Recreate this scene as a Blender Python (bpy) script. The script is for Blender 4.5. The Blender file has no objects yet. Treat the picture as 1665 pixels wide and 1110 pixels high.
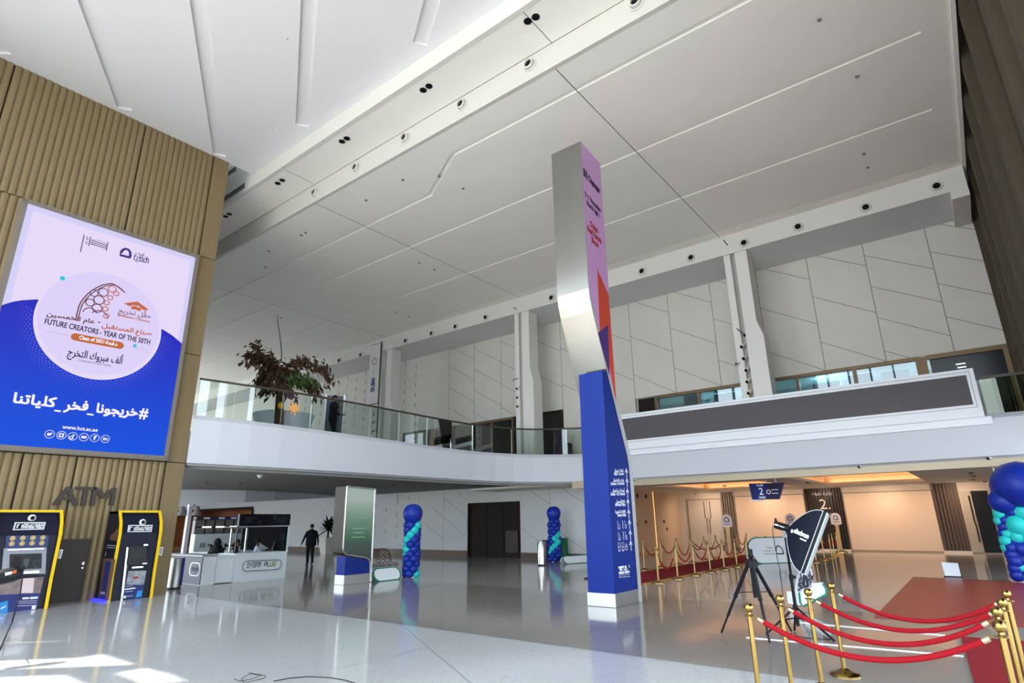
import bpy, bmesh, math, random
from mathutils import Vector, Matrix
random.seed(7)
S = bpy.context.scene
COL = S.collection
PI = math.pi
# ---------------------------------------------------------------- camera solved from the vanishing points
W, H, F = 1665.0, 1110.0, 947.78
HC = 1.75
yaw, pitch, roll = map(math.radians, (-37.85737, 17.15091, -0.88695))
CF = Vector((math.sin(yaw)*math.cos(pitch), math.cos(yaw)*math.cos(pitch), math.sin(pitch)))
r0 = Vector((math.cos(yaw), -math.sin(yaw), 0)); u0 = r0.cross(CF)
CR = math.cos(roll)*r0 + math.sin(roll)*u0
CU = -math.sin(roll)*r0 + math.cos(roll)*u0
CC = Vector((0, 0, HC))
cam = bpy.data.cameras.new('camera'); camo = bpy.data.objects.new('camera', cam); COL.objects.link(camo)
cam.sensor_width = 36.0; cam.lens = F*36.0/W; cam.clip_end = 400; cam.clip_start = 0.05
m = Matrix(((CR.x, CU.x, -CF.x, 0), (CR.y, CU.y, -CF.y, 0), (CR.z, CU.z, -CF.z, HC), (0, 0, 0, 1)))
camo.matrix_world = m
S.camera = camo
# measuring helpers: a sight line cut with a floor, wall or ceiling plane of the hall
def ray(x, y): return (x-W/2)*CR - (y-H/2)*CU + F*CF
def on(x, y, axis, val):
    d = ray(x, y); t = (val-CC[axis])/d[axis]; return CC + t*d
def fl(x, y, z=0.0): return on(x, y, 2, z)
def zat(x, y, b):
    d = ray(x, y); t = (d.x*b[0]+d.y*b[1])/(d.x*d.x+d.y*d.y); return HC + t*d.z
def facing(x, y, b):
    """point on the upright plane through b that looks at the viewpoint"""
    n = Vector((b[0], b[1], 0)).normalized(); d = ray(x, y)
    t = (b[0]*n.x+b[1]*n.y)/(d.x*n.x+d.y*n.y); return CC + t*d
# ---------------------------------------------------------------- materials
def lin(h):
    if not isinstance(h, str): return (*h, 1.0)
    h = h.lstrip('#'); v = [int(h[i:i+2], 16)/255 for i in (0, 2, 4)]
    return tuple((c/12.92 if c <= .04045 else ((c+.055)/1.055)**2.4) for c in v) + (1.0,)
MATS = {}
def M(name, col=None, rough=.6, metal=0.0, emit=None, es=1.0, noise=0.0, nscale=8.0, spec=.2, aniso=None, col2=None, bump=0.0, stretch=None):
    if name in MATS: return MATS[name]
    m = bpy.data.materials.new(name); m.use_nodes = True
    nt = m.node_tree; b = nt.nodes['Principled BSDF']
    b.inputs['Base Color'].default_value = lin(col); b.inputs['Roughness'].default_value = rough
    b.inputs['Metallic'].default_value = metal; b.inputs['Specular IOR Level'].default_value = spec
    if emit:
        b.inputs['Emission Color'].default_value = lin(emit); b.inputs['Emission Strength'].default_value = es
    if noise or bump:
        tc = nt.nodes.new('ShaderNodeTexCoord'); mp = nt.nodes.new('ShaderNodeMapping')
        nt.links.new(tc.outputs['Object'], mp.inputs['Vector'])
        if stretch: mp.inputs['Scale'].default_value = stretch
        n = nt.nodes.new('ShaderNodeTexNoise'); n.inputs['Scale'].default_value = nscale; n.inputs['Detail'].default_value = 4
        nt.links.new(mp.outputs['Vector'], n.inputs['Vector'])
        if noise:
            rp = nt.nodes.new('ShaderNodeMix'); rp.data_type = 'RGBA'
            c = lin(col); c2 = lin(col2) if col2 else tuple(max(0, v*(1-noise)) for v in c[:3])+(1,)
            c1 = c if col2 else tuple(min(1, v*(1+noise*.6)) for v in c[:3])+(1,)
            rp.inputs[6].default_value = c1; rp.inputs[7].default_value = c2
            nt.links.new(n.outputs['Fac'], rp.inputs[0]); nt.links.new(rp.outputs[2], b.inputs['Base Color'])
        if bump:
            bp = nt.nodes.new('ShaderNodeBump'); bp.inputs['Strength'].default_value = bump; bp.inputs['Distance'].default_value = .02
            nt.links.new(n.outputs['Fac'], bp.inputs['Height']); nt.links.new(bp.outputs['Normal'], b.inputs['Normal'])
    MATS[name] = m
    return m
def glass(name, tint, refl=1.0, rough=0.0, mul=1.0):
    if name in MATS: return MATS[name]
    m = bpy.data.materials.new(name); m.use_nodes = True; nt = m.node_tree; nt.nodes.clear()
    o = nt.nodes.new('ShaderNodeOutputMaterial'); mx = nt.nodes.new('ShaderNodeMixShader')
    t = nt.nodes.new('ShaderNodeBsdfTransparent'); g = nt.nodes.new('ShaderNodeBsdfGlossy'); fr = nt.nodes.new('ShaderNodeFresnel')
    t.inputs[0].default_value = lin(tint); g.inputs['Roughness'].default_value = rough; g.inputs[0].default_value = (refl, refl, refl, 1)
    fr.inputs[0].default_value = 1.5*mul
    nt.links.new(fr.outputs[0], mx.inputs[0]); nt.links.new(t.outputs[0], mx.inputs[1]); nt.links.new(g.outputs[0], mx.inputs[2])
    nt.links.new(mx.outputs[0], o.inputs[0]); MATS[name] = m; return m
# ---------------------------------------------------------------- mesh builder
def wloc(o):
    v = Vector((0, 0, 0))
    while o: v += o.location; o = o.parent
    return v
class MB:
    def __init__(s): s.v = []; s.f = []; s.mi = []; s.cuts = []
    def add(s, vs, fs, mi=0):
        n = len(s.v); s.v += [Vector(p) for p in vs]; s.f += [tuple(i+n for i in f) for f in fs]; s.mi += [mi]*len(fs); return s
    def quad(s, a, b, c, d, mi=0): return s.add([a, b, c, d], [(0, 1, 2, 3)], mi)
    def poly(s, pts, mi=0): return s.add(pts, [tuple(range(len(pts)))], mi)
    def box(s, a, b, mi=0):
        x0, y0, z0 = (min(a[i], b[i]) for i in range(3)); x1, y1, z1 = (max(a[i], b[i]) for i in range(3))
        return s.add([(x0,y0,z0),(x1,y0,z0),(x1,y1,z0),(x0,y1,z0),(x0,y0,z1),(x1,y0,z1),(x1,y1,z1),(x0,y1,z1)],
                     [(0,3,2,1),(4,5,6,7),(0,1,5,4),(1,2,6,5),(2,3,7,6),(3,0,4,7)], mi)
    def obox(s, c, ax, ay, az, mi=0):
        c = Vector(c); ax = Vector(ax); ay = Vector(ay); az = Vector(az)
        vs = [c+i*ax+j*ay+k*az for k in (-1, 1) for (i, j) in ((-1,-1),(1,-1),(1,1),(-1,1))]
        return s.add(vs, [(0,3,2,1),(4,5,6,7),(0,1,5,4),(1,2,6,5),(2,3,7,6),(3,0,4,7)], mi)
    def prism(s, pts, d, mi=0):
        n = len(pts); d = Vector(d); vs = [Vector(p) for p in pts] + [Vector(p)+d for p in pts]
        return s.add(vs, [tuple(range(n-1, -1, -1)), tuple(range(n, 2*n))] + [(i, (i+1) % n, n+(i+1) % n, n+i) for i in range(n)], mi)
    def tube(s, path, r, n=8, cap=True, mi=0, closed=False):
        P = [Vector(p) for p in path]; L = len(P); rs = r if isinstance(r, (list, tuple)) else [r]*L
        t0 = (P[1]-P[0]).normalized(); a = t0.orthogonal().normalized(); vs = []
        for i, p in enumerate(P):
            if closed: t = (P[(i+1) % L]-P[i-1]).normalized()
            else: t = (P[min(i+1, L-1)]-P[max(i-1, 0)]).normalized()
            a = (a - a.dot(t)*t).normalized(); b = t.cross(a)
            vs += [p + rs[i]*(math.cos(2*PI*k/n)*a + math.sin(2*PI*k/n)*b) for k in range(n)]
        fs = []
        for i in range(L if closed else L-1):
            j = (i+1) % L
            fs += [(i*n+k, i*n+(k+1) % n, j*n+(k+1) % n, j*n+k) for k in range(n)]
        if cap and not closed: fs += [tuple(range(n-1, -1, -1)), tuple((L-1)*n+k for k in range(n))]
        return s.add(vs, fs, mi)
    def lathe(s, prof, c=(0, 0, 0), n=20, axis=(0, 0, 1), mi=0):
        c = Vector(c); ax = Vector(axis).normalized(); a = ax.orthogonal().normalized(); b = ax.cross(a); vs = []; fs = []
        for r, z in prof:
            r = max(r, 1e-4); vs += [c + z*ax + r*(math.cos(2*PI*k/n)*a+math.sin(2*PI*k/n)*b) for k in range(n)]
        L = len(prof)
        for i in range(L-1): fs += [(i*n+k, i*n+(k+1) % n, (i+1)*n+(k+1) % n, (i+1)*n+k) for k in range(n)]
        fs += [tuple(range(n-1, -1, -1)), tuple((L-1)*n+k for k in range(n))]
        return s.add(vs, fs, mi)
    def ball(s, c, r, n=16, m=10, sc=(1, 1, 1), mi=0):
        return s._ball(Vector(c), r, n, m, sc, mi)
    def _ball(s, c, r, n, m, sc, mi):
        vs = [c+Vector((0, 0, -r*sc[2]))]
        for j in range(1, m):
            t = -PI/2 + PI*j/m
            vs += [c+Vector((r*sc[0]*math.cos(t)*math.cos(2*PI*k/n), r*sc[1]*math.cos(t)*math.sin(2*PI*k/n), r*sc[2]*math.sin(t))) for k in range(n)]
        vs.append(c+Vector((0, 0, r*sc[2]))); fs = [(0, 1+(k+1) % n, 1+k) for k in range(n)]
        for j in range(m-2): fs += [(1+j*n+k, 1+j*n+(k+1) % n, 1+(j+1)*n+(k+1) % n, 1+(j+1)*n+k) for k in range(n)]
        e = len(vs)-1; fs += [(1+(m-2)*n+k, 1+(m-2)*n+(k+1) % n, e) for k in range(n)]
        return s.add(vs, fs, mi)
    def build(s, name, mat, parent=None, smooth=False, bevel=0, fix=True):
        if name in ('lettering', 'print') and len(s.cuts) > 1:      # each written line is a piece of its own
            c_ = [0]+[c for c in s.cuts[1:] if 0 < c < len(s.f)]+[len(s.f)]; first = None
            for a, b in zip(c_, c_[1:]):
                if b <= a: continue
                m2 = MB(); ids = {}
                for f in s.f[a:b]:
                    for i in f:
                        if i not in ids: ids[i] = len(m2.v); m2.v.append(s.v[i])
                    m2.f.append(tuple(ids[i] for i in f))
                m2.mi = s.mi[a:b]; o = m2.build(name, mat, parent, smooth, bevel, fix); first = first or o
            return first
        o0 = wloc(parent) if parent else Vector((0, 0, 0))
        me = bpy.data.meshes.new(name); me.from_pydata([v-o0 for v in s.v], [], s.f)
        for mm in (mat if isinstance(mat, (list, tuple)) else [mat]): me.materials.append(mm)
        for p, i in zip(me.polygons, s.mi): p.material_index = i
        if fix:
            bm = bmesh.new(); bm.from_mesh(me); bmesh.ops.recalc_face_normals(bm, faces=bm.faces); bm.to_mesh(me); bm.free()
        if smooth:
            for p in me.polygons: p.use_smooth = True
            try: me.set_sharp_from_angle(angle=math.radians(smooth if smooth is not True else 40))
            except Exception: pass
        o = bpy.data.objects.new(name, me); COL.objects.link(o)
        if parent: o.parent = parent
        if bevel:
            b = o.modifiers.new('bevel', 'BEVEL'); b.width = bevel; b.segments = 2; b.limit_method = 'ANGLE'
        return o
def thing(name, label, cat, loc=(0, 0, 0), group=None, rz=0.0):
    o = bpy.data.objects.new(name, None); COL.objects.link(o); o.location = loc; o.rotation_euler = (0, 0, rz); o.empty_display_size = .1
    o['label'] = label; o['category'] = cat
    if group: o['group'] = group
    return o
def tag(o, label, cat, group=None):
    o['label'] = label; o['category'] = cat
    if group: o['group'] = group
    return o
def st(o):
    o['kind'] = 'structure'; return o
def kids(o): return list(o.children)
def dup(root, loc, label, rz=None):
    r = root.copy(); COL.objects.link(r); r.location = loc; r['label'] = label
    if rz is not None: r.rotation_euler = (0, 0, rz)
    for ch in kids(root):
        c = ch.copy(); COL.objects.link(c); c.parent = r
        for g in kids(ch):
            d = g.copy(); COL.objects.link(d); d.parent = c
    return r
ORD = ['first','second','third','fourth','fifth','sixth','seventh','eighth','ninth','tenth','eleventh','twelfth','thirteenth','fourteenth','fifteenth','sixteenth']
# ---------------------------------------------------------------- lettering
_AR = {'ا':(0xFE8D,0),'أ':(0xFE83,0),'ب':(0xFE8F,1),'ت':(0xFE95,1),'ة':(0xFE93,0),'ج':(0xFE9D,1),'ح':(0xFEA1,1),'خ':(0xFEA5,1),'د':(0xFEA9,0),'ر':(0xFEAD,0),'ز':(0xFEAF,0),'س':(0xFEB1,1),'ش':(0xFEB5,1),'ص':(0xFEB9,1),'ع':(0xFEC9,1),'غ':(0xFECD,1),'ف':(0xFED1,1),'ق':(0xFED5,1),'ك':(0xFED9,1),'ل':(0xFEDD,1),'م':(0xFEE1,1),'ن':(0xFEE5,1),'ه':(0xFEE9,1),'و':(0xFEED,0),'ي':(0xFEF1,1),'ط':(0xFEC1,1)}
_LA = {'ا': 0xFEFB, 'أ': 0xFEF7, 'إ': 0xFEF9}
def ar(t):
    """joined letter forms in visual order"""
    t = t.replace('إ', 'أ'); out = []; i = 0; prev = False
    while i < len(t):
        c = t[i]
        if c == 'ل' and i+1 < len(t) and t[i+1] in _LA:
            out.append(chr(_LA[t[i+1]]+(1 if prev else 0))); prev = False; i += 2; continue
        if c in _AR:
            base, dual = _AR[c]; nxt = i+1 < len(t) and t[i+1] in _AR
            if dual and nxt: out.append(chr(base+(3 if prev else 2)))
            else: out.append(chr(base+(1 if prev else 0)))
            prev = bool(dual and nxt)
        else: out.append(c); prev = False
        i += 1
    return ''.join(reversed(out))
_TC = {}
def tmesh(s):
    if s in _TC: return _TC[s]
    c = bpy.data.curves.new('lettering', 'FONT'); c.body = s; c.resolution_u = 2; c.size = 1
    o = bpy.data.objects.new('lettering', c); COL.objects.link(o)
    bpy.context.view_layer.update()
    me = o.to_mesh(); vs = [tuple(v.co[:2]) for v in me.vertices]; fs = [tuple(p.vertices) for p in me.polygons]
    o.to_mesh_clear(); bpy.data.objects.remove(o); bpy.data.curves.remove(c)
    _TC[s] = (vs, fs); return _TC[s]
def text(mb, s, A, B, up, h=None, mi=0, bold=0.0, thick=0.0):
    """lettering whose baseline runs from A to B; its height follows the width unless h (height of a capital) is given"""
    vs, fs = tmesh(s)
    if not vs: return
    mb.cuts.append(len(mb.f))
    x0 = min(v[0] for v in vs); x1 = max(v[0] for v in vs)
    A = Vector(A); B = Vector(B); u = B-A; k = u.length/(x1-x0); u.normalize(); up = Vector(up).normalized()
    kv = k if h is None else h/.7
    offs = [(0, 0)] if not bold else [(0, 0), (bold, 0), (0, bold), (bold, bold)]
    nrm = u.cross(up)
    for i, (ox, oy) in enumerate(offs):
        P = [A + (v[0]-x0)*k*u + v[1]*kv*up + ox*u + oy*up + nrm*i*.0003 for v in vs]
        if thick:
            n = len(P); Q = P + [p+nrm*thick for p in P]; F2 = list(fs) + [tuple(j+n for j in f) for f in fs]
            ec = {}
            for f in fs:
                for a, b in zip(f, f[1:]+f[:1]): ec[tuple(sorted((a, b)))] = ec.get(tuple(sorted((a, b))), 0)+1
            F2 += [(a, b, b+n, a+n) for (a, b), c in ec.items() if c == 1]
            mb.add(Q, F2, mi)
        else: mb.add(P, fs, mi)
def disc(mb, c, r, u, v, n=24, mi=0, r2=None):
    c = Vector(c); u = Vector(u).normalized(); v = Vector(v).normalized(); r2 = r2 or r
    mb.poly([c + r*math.cos(2*PI*k/n)*u + r2*math.sin(2*PI*k/n)*v for k in range(n)], mi)
def ring(mb, c, r, w, u, v, n=28, a0=0, a1=2*PI, mi=0, ry=None):
    c = Vector(c); u = Vector(u).normalized(); v = Vector(v).normalized(); ry = ry or r
    full = abs(a1-a0-2*PI) < 1e-6; pts = []
    for k in range(n+(0 if full else 1)):
        t = a0+(a1-a0)*k/n
        pts.append((c+(r-w/2)*math.cos(t)*u+(ry-w/2)*math.sin(t)*v, c+(r+w/2)*math.cos(t)*u+(ry+w/2)*math.sin(t)*v))
    for k in range(n):
        a = pts[k]; b = pts[(k+1) % len(pts)]; mb.quad(a[0], a[1], b[1], b[0], mi)
def strip(mb, pts, w, nrm, mi=0):
    """flat line of width w along pts on a plane with normal nrm"""
    P = [Vector(p) for p in pts]; nrm = Vector(nrm).normalized(); L = []
    for i, p in enumerate(P):
        t = (P[min(i+1, len(P)-1)]-P[max(i-1, 0)]).normalized(); s = nrm.cross(t).normalized()*w/2; L.append((p-s, p+s))
    for a, b in zip(L, L[1:]): mb.quad(a[0], a[1], b[1], b[0], mi)
XU, YU, ZU = Vector((1, 0, 0)), Vector((0, 1, 0)), Vector((0, 0, 1))
# ================================================================ THE SETTING
c_ceil = M('ceiling paint', '#ece8e1', .85, noise=.04, nscale=.7)
c_wall = M('pale wall panel', '#cec9bf', .75, noise=.08, nscale=1.2)
c_soff = M('grey soffit paint', '#d2d2d2', .85)
c_step = M('ceiling step paint', '#d3d0c9', .85)
c_wall2 = M('lower wall panel', '#c6c6c4', .7, noise=.05, nscale=1.2)
c_white = M('white fascia paint', '#c3c5ca', .55)
c_joint = M('shadow joint', '#3c3a37', .9)
c_rib = M('bronze ribbed panel', '#8e7c5c', .42, metal=.25, noise=.16, nscale=3, stretch=(6, 6, .35))
c_louv = M('dark brown louvre', '#4f4638', .7, noise=.12, nscale=2)
c_bronze = M('bronze frame', '#6e5a42', .4, metal=.3)
c_darkbr = M('dark brown timber', '#261c17', .75, spec=.2, noise=.2, nscale=3, stretch=(4, 4, .3))
c_peach = M('lobby partition', '#cdb5a0', .6)
c_lobw = M('lobby wall', '#c2b4a6', .6)
c_black = M('matt black', '#0d0e10', .5)
c_skirt = M('brown skirting', '#5a463a', .4)
c_alu = M('beige metal track', '#a89b84', .4, metal=.3)
c_steel = M('brushed steel', '#b9b8b4', .23, metal=1.0, bump=.02, nscale=30, stretch=(1, 1, .02))
c_gold = M('polished brass', '#a1844a', .13, metal=1.0)
g_rail = glass('balustrade glass', '#eff6f4', .95, mul=1.05)
g_shop = glass('shop glass', '#a9bfc4', .9, mul=1.25)

def boolcut(slab, cut, name, mats):
    a = slab.build('slab', mats); b = cut.build('cut', mats)
    md = a.modifiers.new('b', 'BOOLEAN'); md.object = b; md.operation = 'DIFFERENCE'; md.solver = 'EXACT'
    bpy.context.view_layer.update()
    me = bpy.data.meshes.new_from_object(a.evaluated_get(bpy.context.evaluated_depsgraph_get()))
    for o in (a, b): bpy.data.objects.remove(o)
    o = bpy.data.objects.new(name, me); COL.objects.link(o); me.name = name
    return st(o)

# ---- floor: pale terrazzo at the entrance, a darker band, then the long hall floor
def terrazzo(name, a, b, sp, rough):
    m = M(name, a, rough, spec=.5); nt = m.node_tree; bs = nt.nodes['Principled BSDF']
    tc = nt.nodes.new('ShaderNodeTexCoord'); v = nt.nodes.new('ShaderNodeTexVoronoi'); v.inputs['Scale'].default_value = 60
    nt.links.new(tc.outputs['Object'], v.inputs['Vector'])
    n = nt.nodes.new('ShaderNodeTexNoise'); n.inputs['Scale'].default_value = .35; n.inputs['Detail'].default_value = 5
    nt.links.new(tc.outputs['Object'], n.inputs['Vector'])
    r = nt.nodes.new('ShaderNodeValToRGB'); r.color_ramp.interpolation = 'CONSTANT'
    r.color_ramp.elements[0].color = lin(sp); r.color_ramp.elements[1].position = .16; r.color_ramp.elements[1].color = lin(a)
    nt.links.new(v.outputs['Color'], r.inputs[0])
    mx = nt.nodes.new('ShaderNodeMix'); mx.data_type = 'RGBA'; mx.blend_type = 'MIX'; mx.inputs[7].default_value = lin(b)
    mp = nt.nodes.new('ShaderNodeMath'); mp.operation = 'MULTIPLY'; mp.inputs[1].default_value = .55
    nt.links.new(n.outputs['Fac'], mp.inputs[0]); nt.links.new(mp.outputs[0], mx.inputs[0])
    nt.links.new(r.outputs[0], mx.inputs[6]); nt.links.new(mx.outputs[2], bs.inputs['Base Color'])
    return m
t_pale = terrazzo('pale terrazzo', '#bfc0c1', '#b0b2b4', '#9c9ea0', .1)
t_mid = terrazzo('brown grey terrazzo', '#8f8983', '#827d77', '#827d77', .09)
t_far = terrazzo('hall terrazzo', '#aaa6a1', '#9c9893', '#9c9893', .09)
YB = 7.86
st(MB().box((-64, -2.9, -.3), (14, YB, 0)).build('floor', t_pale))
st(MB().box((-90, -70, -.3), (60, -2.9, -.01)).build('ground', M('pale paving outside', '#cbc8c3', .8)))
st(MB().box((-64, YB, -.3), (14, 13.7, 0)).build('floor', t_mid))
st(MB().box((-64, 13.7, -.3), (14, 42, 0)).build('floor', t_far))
fj = MB()
strip(fj, [(-6.88, -5, .0006), (-6.88, 7.86, .0006)], .012, ZU); strip(fj, [(-8.75, 7.86, .0006), (-2.9, 4.3, .0006)], .012, ZU)
strip(fj, [(-62, 7.86, .0008), (2, 7.86, .0008)], .015, ZU); strip(fj, [(-13.1, 7.86, .0006), (-13.1, 13.7, .0006)], .012, ZU)
st(fj.build('floor_joint', M('floor joint', '#77787a', .3), fix=False))

# ---- ribbed bronze wall on the left
WX = -18.51
LW = MB()
def ribs(y0, y1, z0, z1):
    n = max(1, round((y1-y0)/.172)); p = (y1-y0)/n; pts = []
    for i in range(n):
        a = y0+i*p
        pts += [(WX-.022, a), (WX-.022, a+.01), (WX+.008, a+.04), (WX+.016, a+.075), (WX+.016, a+p-.05), (WX+.006, a+p-.018)]
    pts += [(WX-.022, y1)]
    for (xa, ya), (xb, yb) in zip(pts, pts[1:]): LW.quad((xa, ya, z0), (xb, yb, z0), (xb, yb, z1), (xa, ya, z1))
    for z in (z0, z1): LW.poly([(WX-.2, y0, z)]+[(x, y, z) for x, y in pts]+[(WX-.2, y1, z)])
g = .012
uj = [-2.3, -1.32, 1.95, 5.22, 7.36]
for a, b in zip(uj, uj[1:]): ribs(a+g, b-g, 10.12+g, 14.0)
mj = [-2.3, -1.32, 2.9]
for a, b in zip(mj, mj[1:]): ribs(a+g, b-g, 3.55+g, 10.12-g)
ribs(2.9+g, 7.36-g, 3.55+g, 10.12-g)
lj = [-2.3, -1.43, -.3, .8, 1.9, 2.95, 4.05, 5.18, 5.85, 6.32, 7.36]
for a, b in zip(lj, lj[1:]):
    if a == 5.18: ribs(a+g, b+g, 1.49, 3.55-g); continue
    ribs(a+g, b-g if a != 5.85 else b, 0, 3.55-g)
for a, b in ((0, 3.55), (3.55, 6.85), (6.85, 10.12), (10.12, 14)):
    LW.box((WX-.2, 7.36+g, a+g*(a > 0)), (WX+.02, 7.88, b-g))
lw = st(LW.build('wall_left', c_rib, fix=True))
st(MB().box((WX-.6, -2.25, 0), (WX-.205, 7.86, 14)).build('wall_left', c_joint))
d = thing('door_1', 'plain dark grey service door in the ribbed wall between the two cash machines', 'door', (WX, 5.5, 0)); st(d)
MB().box((WX-.1, 5.19, .005), (WX+.015, 5.84, 1.49)).build('door_leaf', M('dark grey door', '#4a443c', .5), d)
hb = MB(); hb.box((WX+.015, 5.73, .86), (WX+.03, 5.77, .92)); hb.tube([(WX+.03, 5.75, .9), (WX+.06, 5.75, .9), (WX+.06, 5.62, .905)], .011); hb.lathe([(.018, 0), (.018, .012)], (WX+.02, 5.75, .78), axis=XU)
hb.build('handle', M('chrome', '#d8d8d8', .15, 1.0), d)

# ---- ceilings, stepping down towards the back of the hall
Z1, YA, Z2, YC, Z3, YE, Z4, YW = 13.85, 8.75, 13.31, 10.09, 12.59, 22.04, 11.78, 24.5
XR = 1.58
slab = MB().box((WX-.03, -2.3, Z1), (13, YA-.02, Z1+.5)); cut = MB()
for (a, b) in (((-90, -10), (7, 88)), ((140, 0), (203, 178)), ((322, 0), (357, 253)), ((503, 0), (491, 205)), ((703, 0), (683, 72))):
    P = fl(*b, Z1); Q = fl(*a, Z1); u = (P-Q).normalized(); Q = P-u*11; w = Vector((-u.y, u.x, 0))*.19
    cut.prism([P-w, P+w, Q+w, Q-w], (0, 0, .07)); cut.v = [v if v.z > Z1+.02 else Vector((v.x, v.y, Z1-.05)) for v in cut.v]
for P in ((-12.0, 6.1), (-8.2, 2.6), (-15.6, 7.8)): cut.lathe([(.035, -.02), (.035, .06)], (P[0], P[1], Z1), n=10)
boolcut(slab, cut, 'ceiling', M('ceiling toned for bounce light', '#dddddf', .85))  # main ceiling paint made greyer here to offset strong bounce light
st(MB().box((-64, YA+.05, Z2), (13, YC, Z2+.4)).build('ceiling', c_ceil))
st(MB().box((-64, YA-.015, Z2-.01), (13, YA+.12, Z1+1.6)).build('trim_1', c_step))
slab = MB().box((-64, YC+.1, Z3), (XR, YE, Z3+.5)); cut = MB()
def chan(pts, w=.075, dep=.05):
    P = [Vector((x, y, 0)) for x, y in pts]; L = []; R = []
    for i, p in enumerate(P):
        t0 = (P[i]-P[i-1]).normalized() if i else None; t1 = (P[i+1]-P[i]).normalized() if i+1 < len(P) else None
        t = ((t0 or t1)+(t1 or t0)).normalized(); s = Vector((-t.y, t.x, 0)); k = 1/max(.4, s.dot(Vector((-(t1 or t0).y, (t1 or t0).x, 0))))
        L.append(p+s*w*k); R.append(p-s*w*k)
    ring_ = L+R[::-1]
    cut.prism([(p.x, p.y, Z3-.05) for p in ring_], (0, 0, .05+dep))
J = [fl(831.5, 200, Z3), fl(734.4, 249.5, Z3), fl(698.7, 317, Z3), fl(340, 493, Z3)]
chan([(.93, 11.15), (J[1].x, 11.15), (J[2].x, J[2].y), (-60, J[2].y)])
for y in (14.6, 18.08): chan([(.93, y), (-60, y)])
chan([(.93, 21.45), (-60, 21.45)], .025)
boolcut(slab, cut, 'ceiling', c_ceil)
sm = MB()
for x in (-6.4, -16.6, -26.8):
    strip(sm, [(x, YC+.1, Z3-.002), (x, YE, Z3-.002)], .022, ZU)
    strip(sm, [(x, YA, Z2-.002), (x, YC, Z2-.002)], .018, ZU); strip(sm, [(x, YC+.098, Z2), (x, YC+.098, Z3)], .02, YU)
strip(sm, [(-64, YC-.01, Z2-.003), (13, YC-.01, Z2-.003)], .03, ZU)
st(sm.build('ceiling_joint', c_joint, fix=False))
st(MB().box((-64, YC-.01, Z3-.004), (XR, YC+.11, Z2+.3)).build('trim_2', M('front step paint', '#c6c3bb', .85)))
st(MB().box((-64, YE-.02, Z4), (1.03, YE+.08, Z3+.3)).build('trim_3', c_step))
st(MB().box((-64, YE+.08, Z4), (1.03, YW, Z4+.3)).build('ceiling_soffit', c_soff))
st(MB().box((1.03, YE-.02, 11.5), (1.5, YW-.03, Z3+.3)).build('trim_4', c_step))
st(MB().box((1.5, YC, Z3-.06), (1.6, YW-.03, Z3+.5)).build('trim_5', c_ceil))
# sprinkler heads: small dark dots on the ceilings
spk = [fl(x, y, Z3) for x, y in ((714, 286), (655, 292), (595, 325), (753, 306), (490, 382), (497, 378), (432, 434), (437, 408), (682, 427), (706, 438), (645, 507), (664, 514), (457, 516), (1332, 32), (1404, 250), (1411, 272), (1393, 124))]
sp = MB().lathe([(.05, 0), (.045, -.02), (.02, -.045)], (0, 0, 0), n=10).build('ceiling_sprinkler', M('sprinkler', '#6d6a64', .5))
sp.location = spk[0]; tag(sp, 'small grey sprinkler dot in the sloping main ceiling', 'sprinkler', 'ceiling sprinklers'); sp['label'] = 'small grey sprinkler dot on the main white ceiling'
for P in spk[1:]:
    o = sp.copy(); o.location = P; COL.objects.link(o)

# ---- big back wall with slanted panel joints
def wallbox(x0, x1, z0, z1, m=c_wall, y0=YW, y1=YW+.25, nm='wall_back'): return st(MB().box((x0, y0, z0), (x1, y1, z1)).build(nm, m))
wallbox(-64, 1.54, 7.1, 12.4)
jt = MB(); yj = YW-.004
def jl(a, b, w=.022): strip(jt, [(a[0], yj, a[1]), (b[0], yj, b[1])], w, YU)
for k in range(13):
    x = .15-2*k
    if k < 13: jl((x, 7.1), (x, Z4), .026)
def diag(x, zl, wid=2.0):
    for z in zl:
        a, b = (x, z), (x+wid, z-wid*.567)
        if a[1] > Z4: a = (x+(z-Z4)/.567, Z4)
        if b[1] < 7.1: b = (x+(z-7.1)/.567, 7.1)
        if a[0] < b[0]: jl(a, b)
diag(.15, (12.05, 10.84, 9.6, 8.35), 1.39); diag(-1.85, (11.3, 10.03, 8.78, 7.5))
for k, x in enumerate((-3.85, -5.85, -7.85, -9.85, -11.85)): diag(x, (12.0, 10.11, 8.23))
diag(-13.85, (11.0, 9.1)); diag(-15.85, (12.2, 10.3, 8.4)); diag(-17.85, (11.3, 9.4, 7.5))
diag(-19.85, (11.5, 10.25, 9.0, 7.7)); diag(-21.85, (11.44, 10.19, 8.97, 7.7)); diag(-23.85, (11.95, 10.72, 9.44, 8.2))
st(jt.build('wall_joint', M('panel joint', '#7d786f', .9), fix=False))
tk = MB()
for c, x in enumerate([-26.77-1.0*k for k in range(16)]):
    for r in range(8):
        z = 7.5+r*.63+(c % 2)*.33
        if z < Z4-.1: tk.obox((x, YW-.003, z), (.022, 0, 0), (0, .006, 0), (.008, 0, .12))
st(tk.build('wall_joint', M('wall slot', '#6f6a61', .9)))
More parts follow.
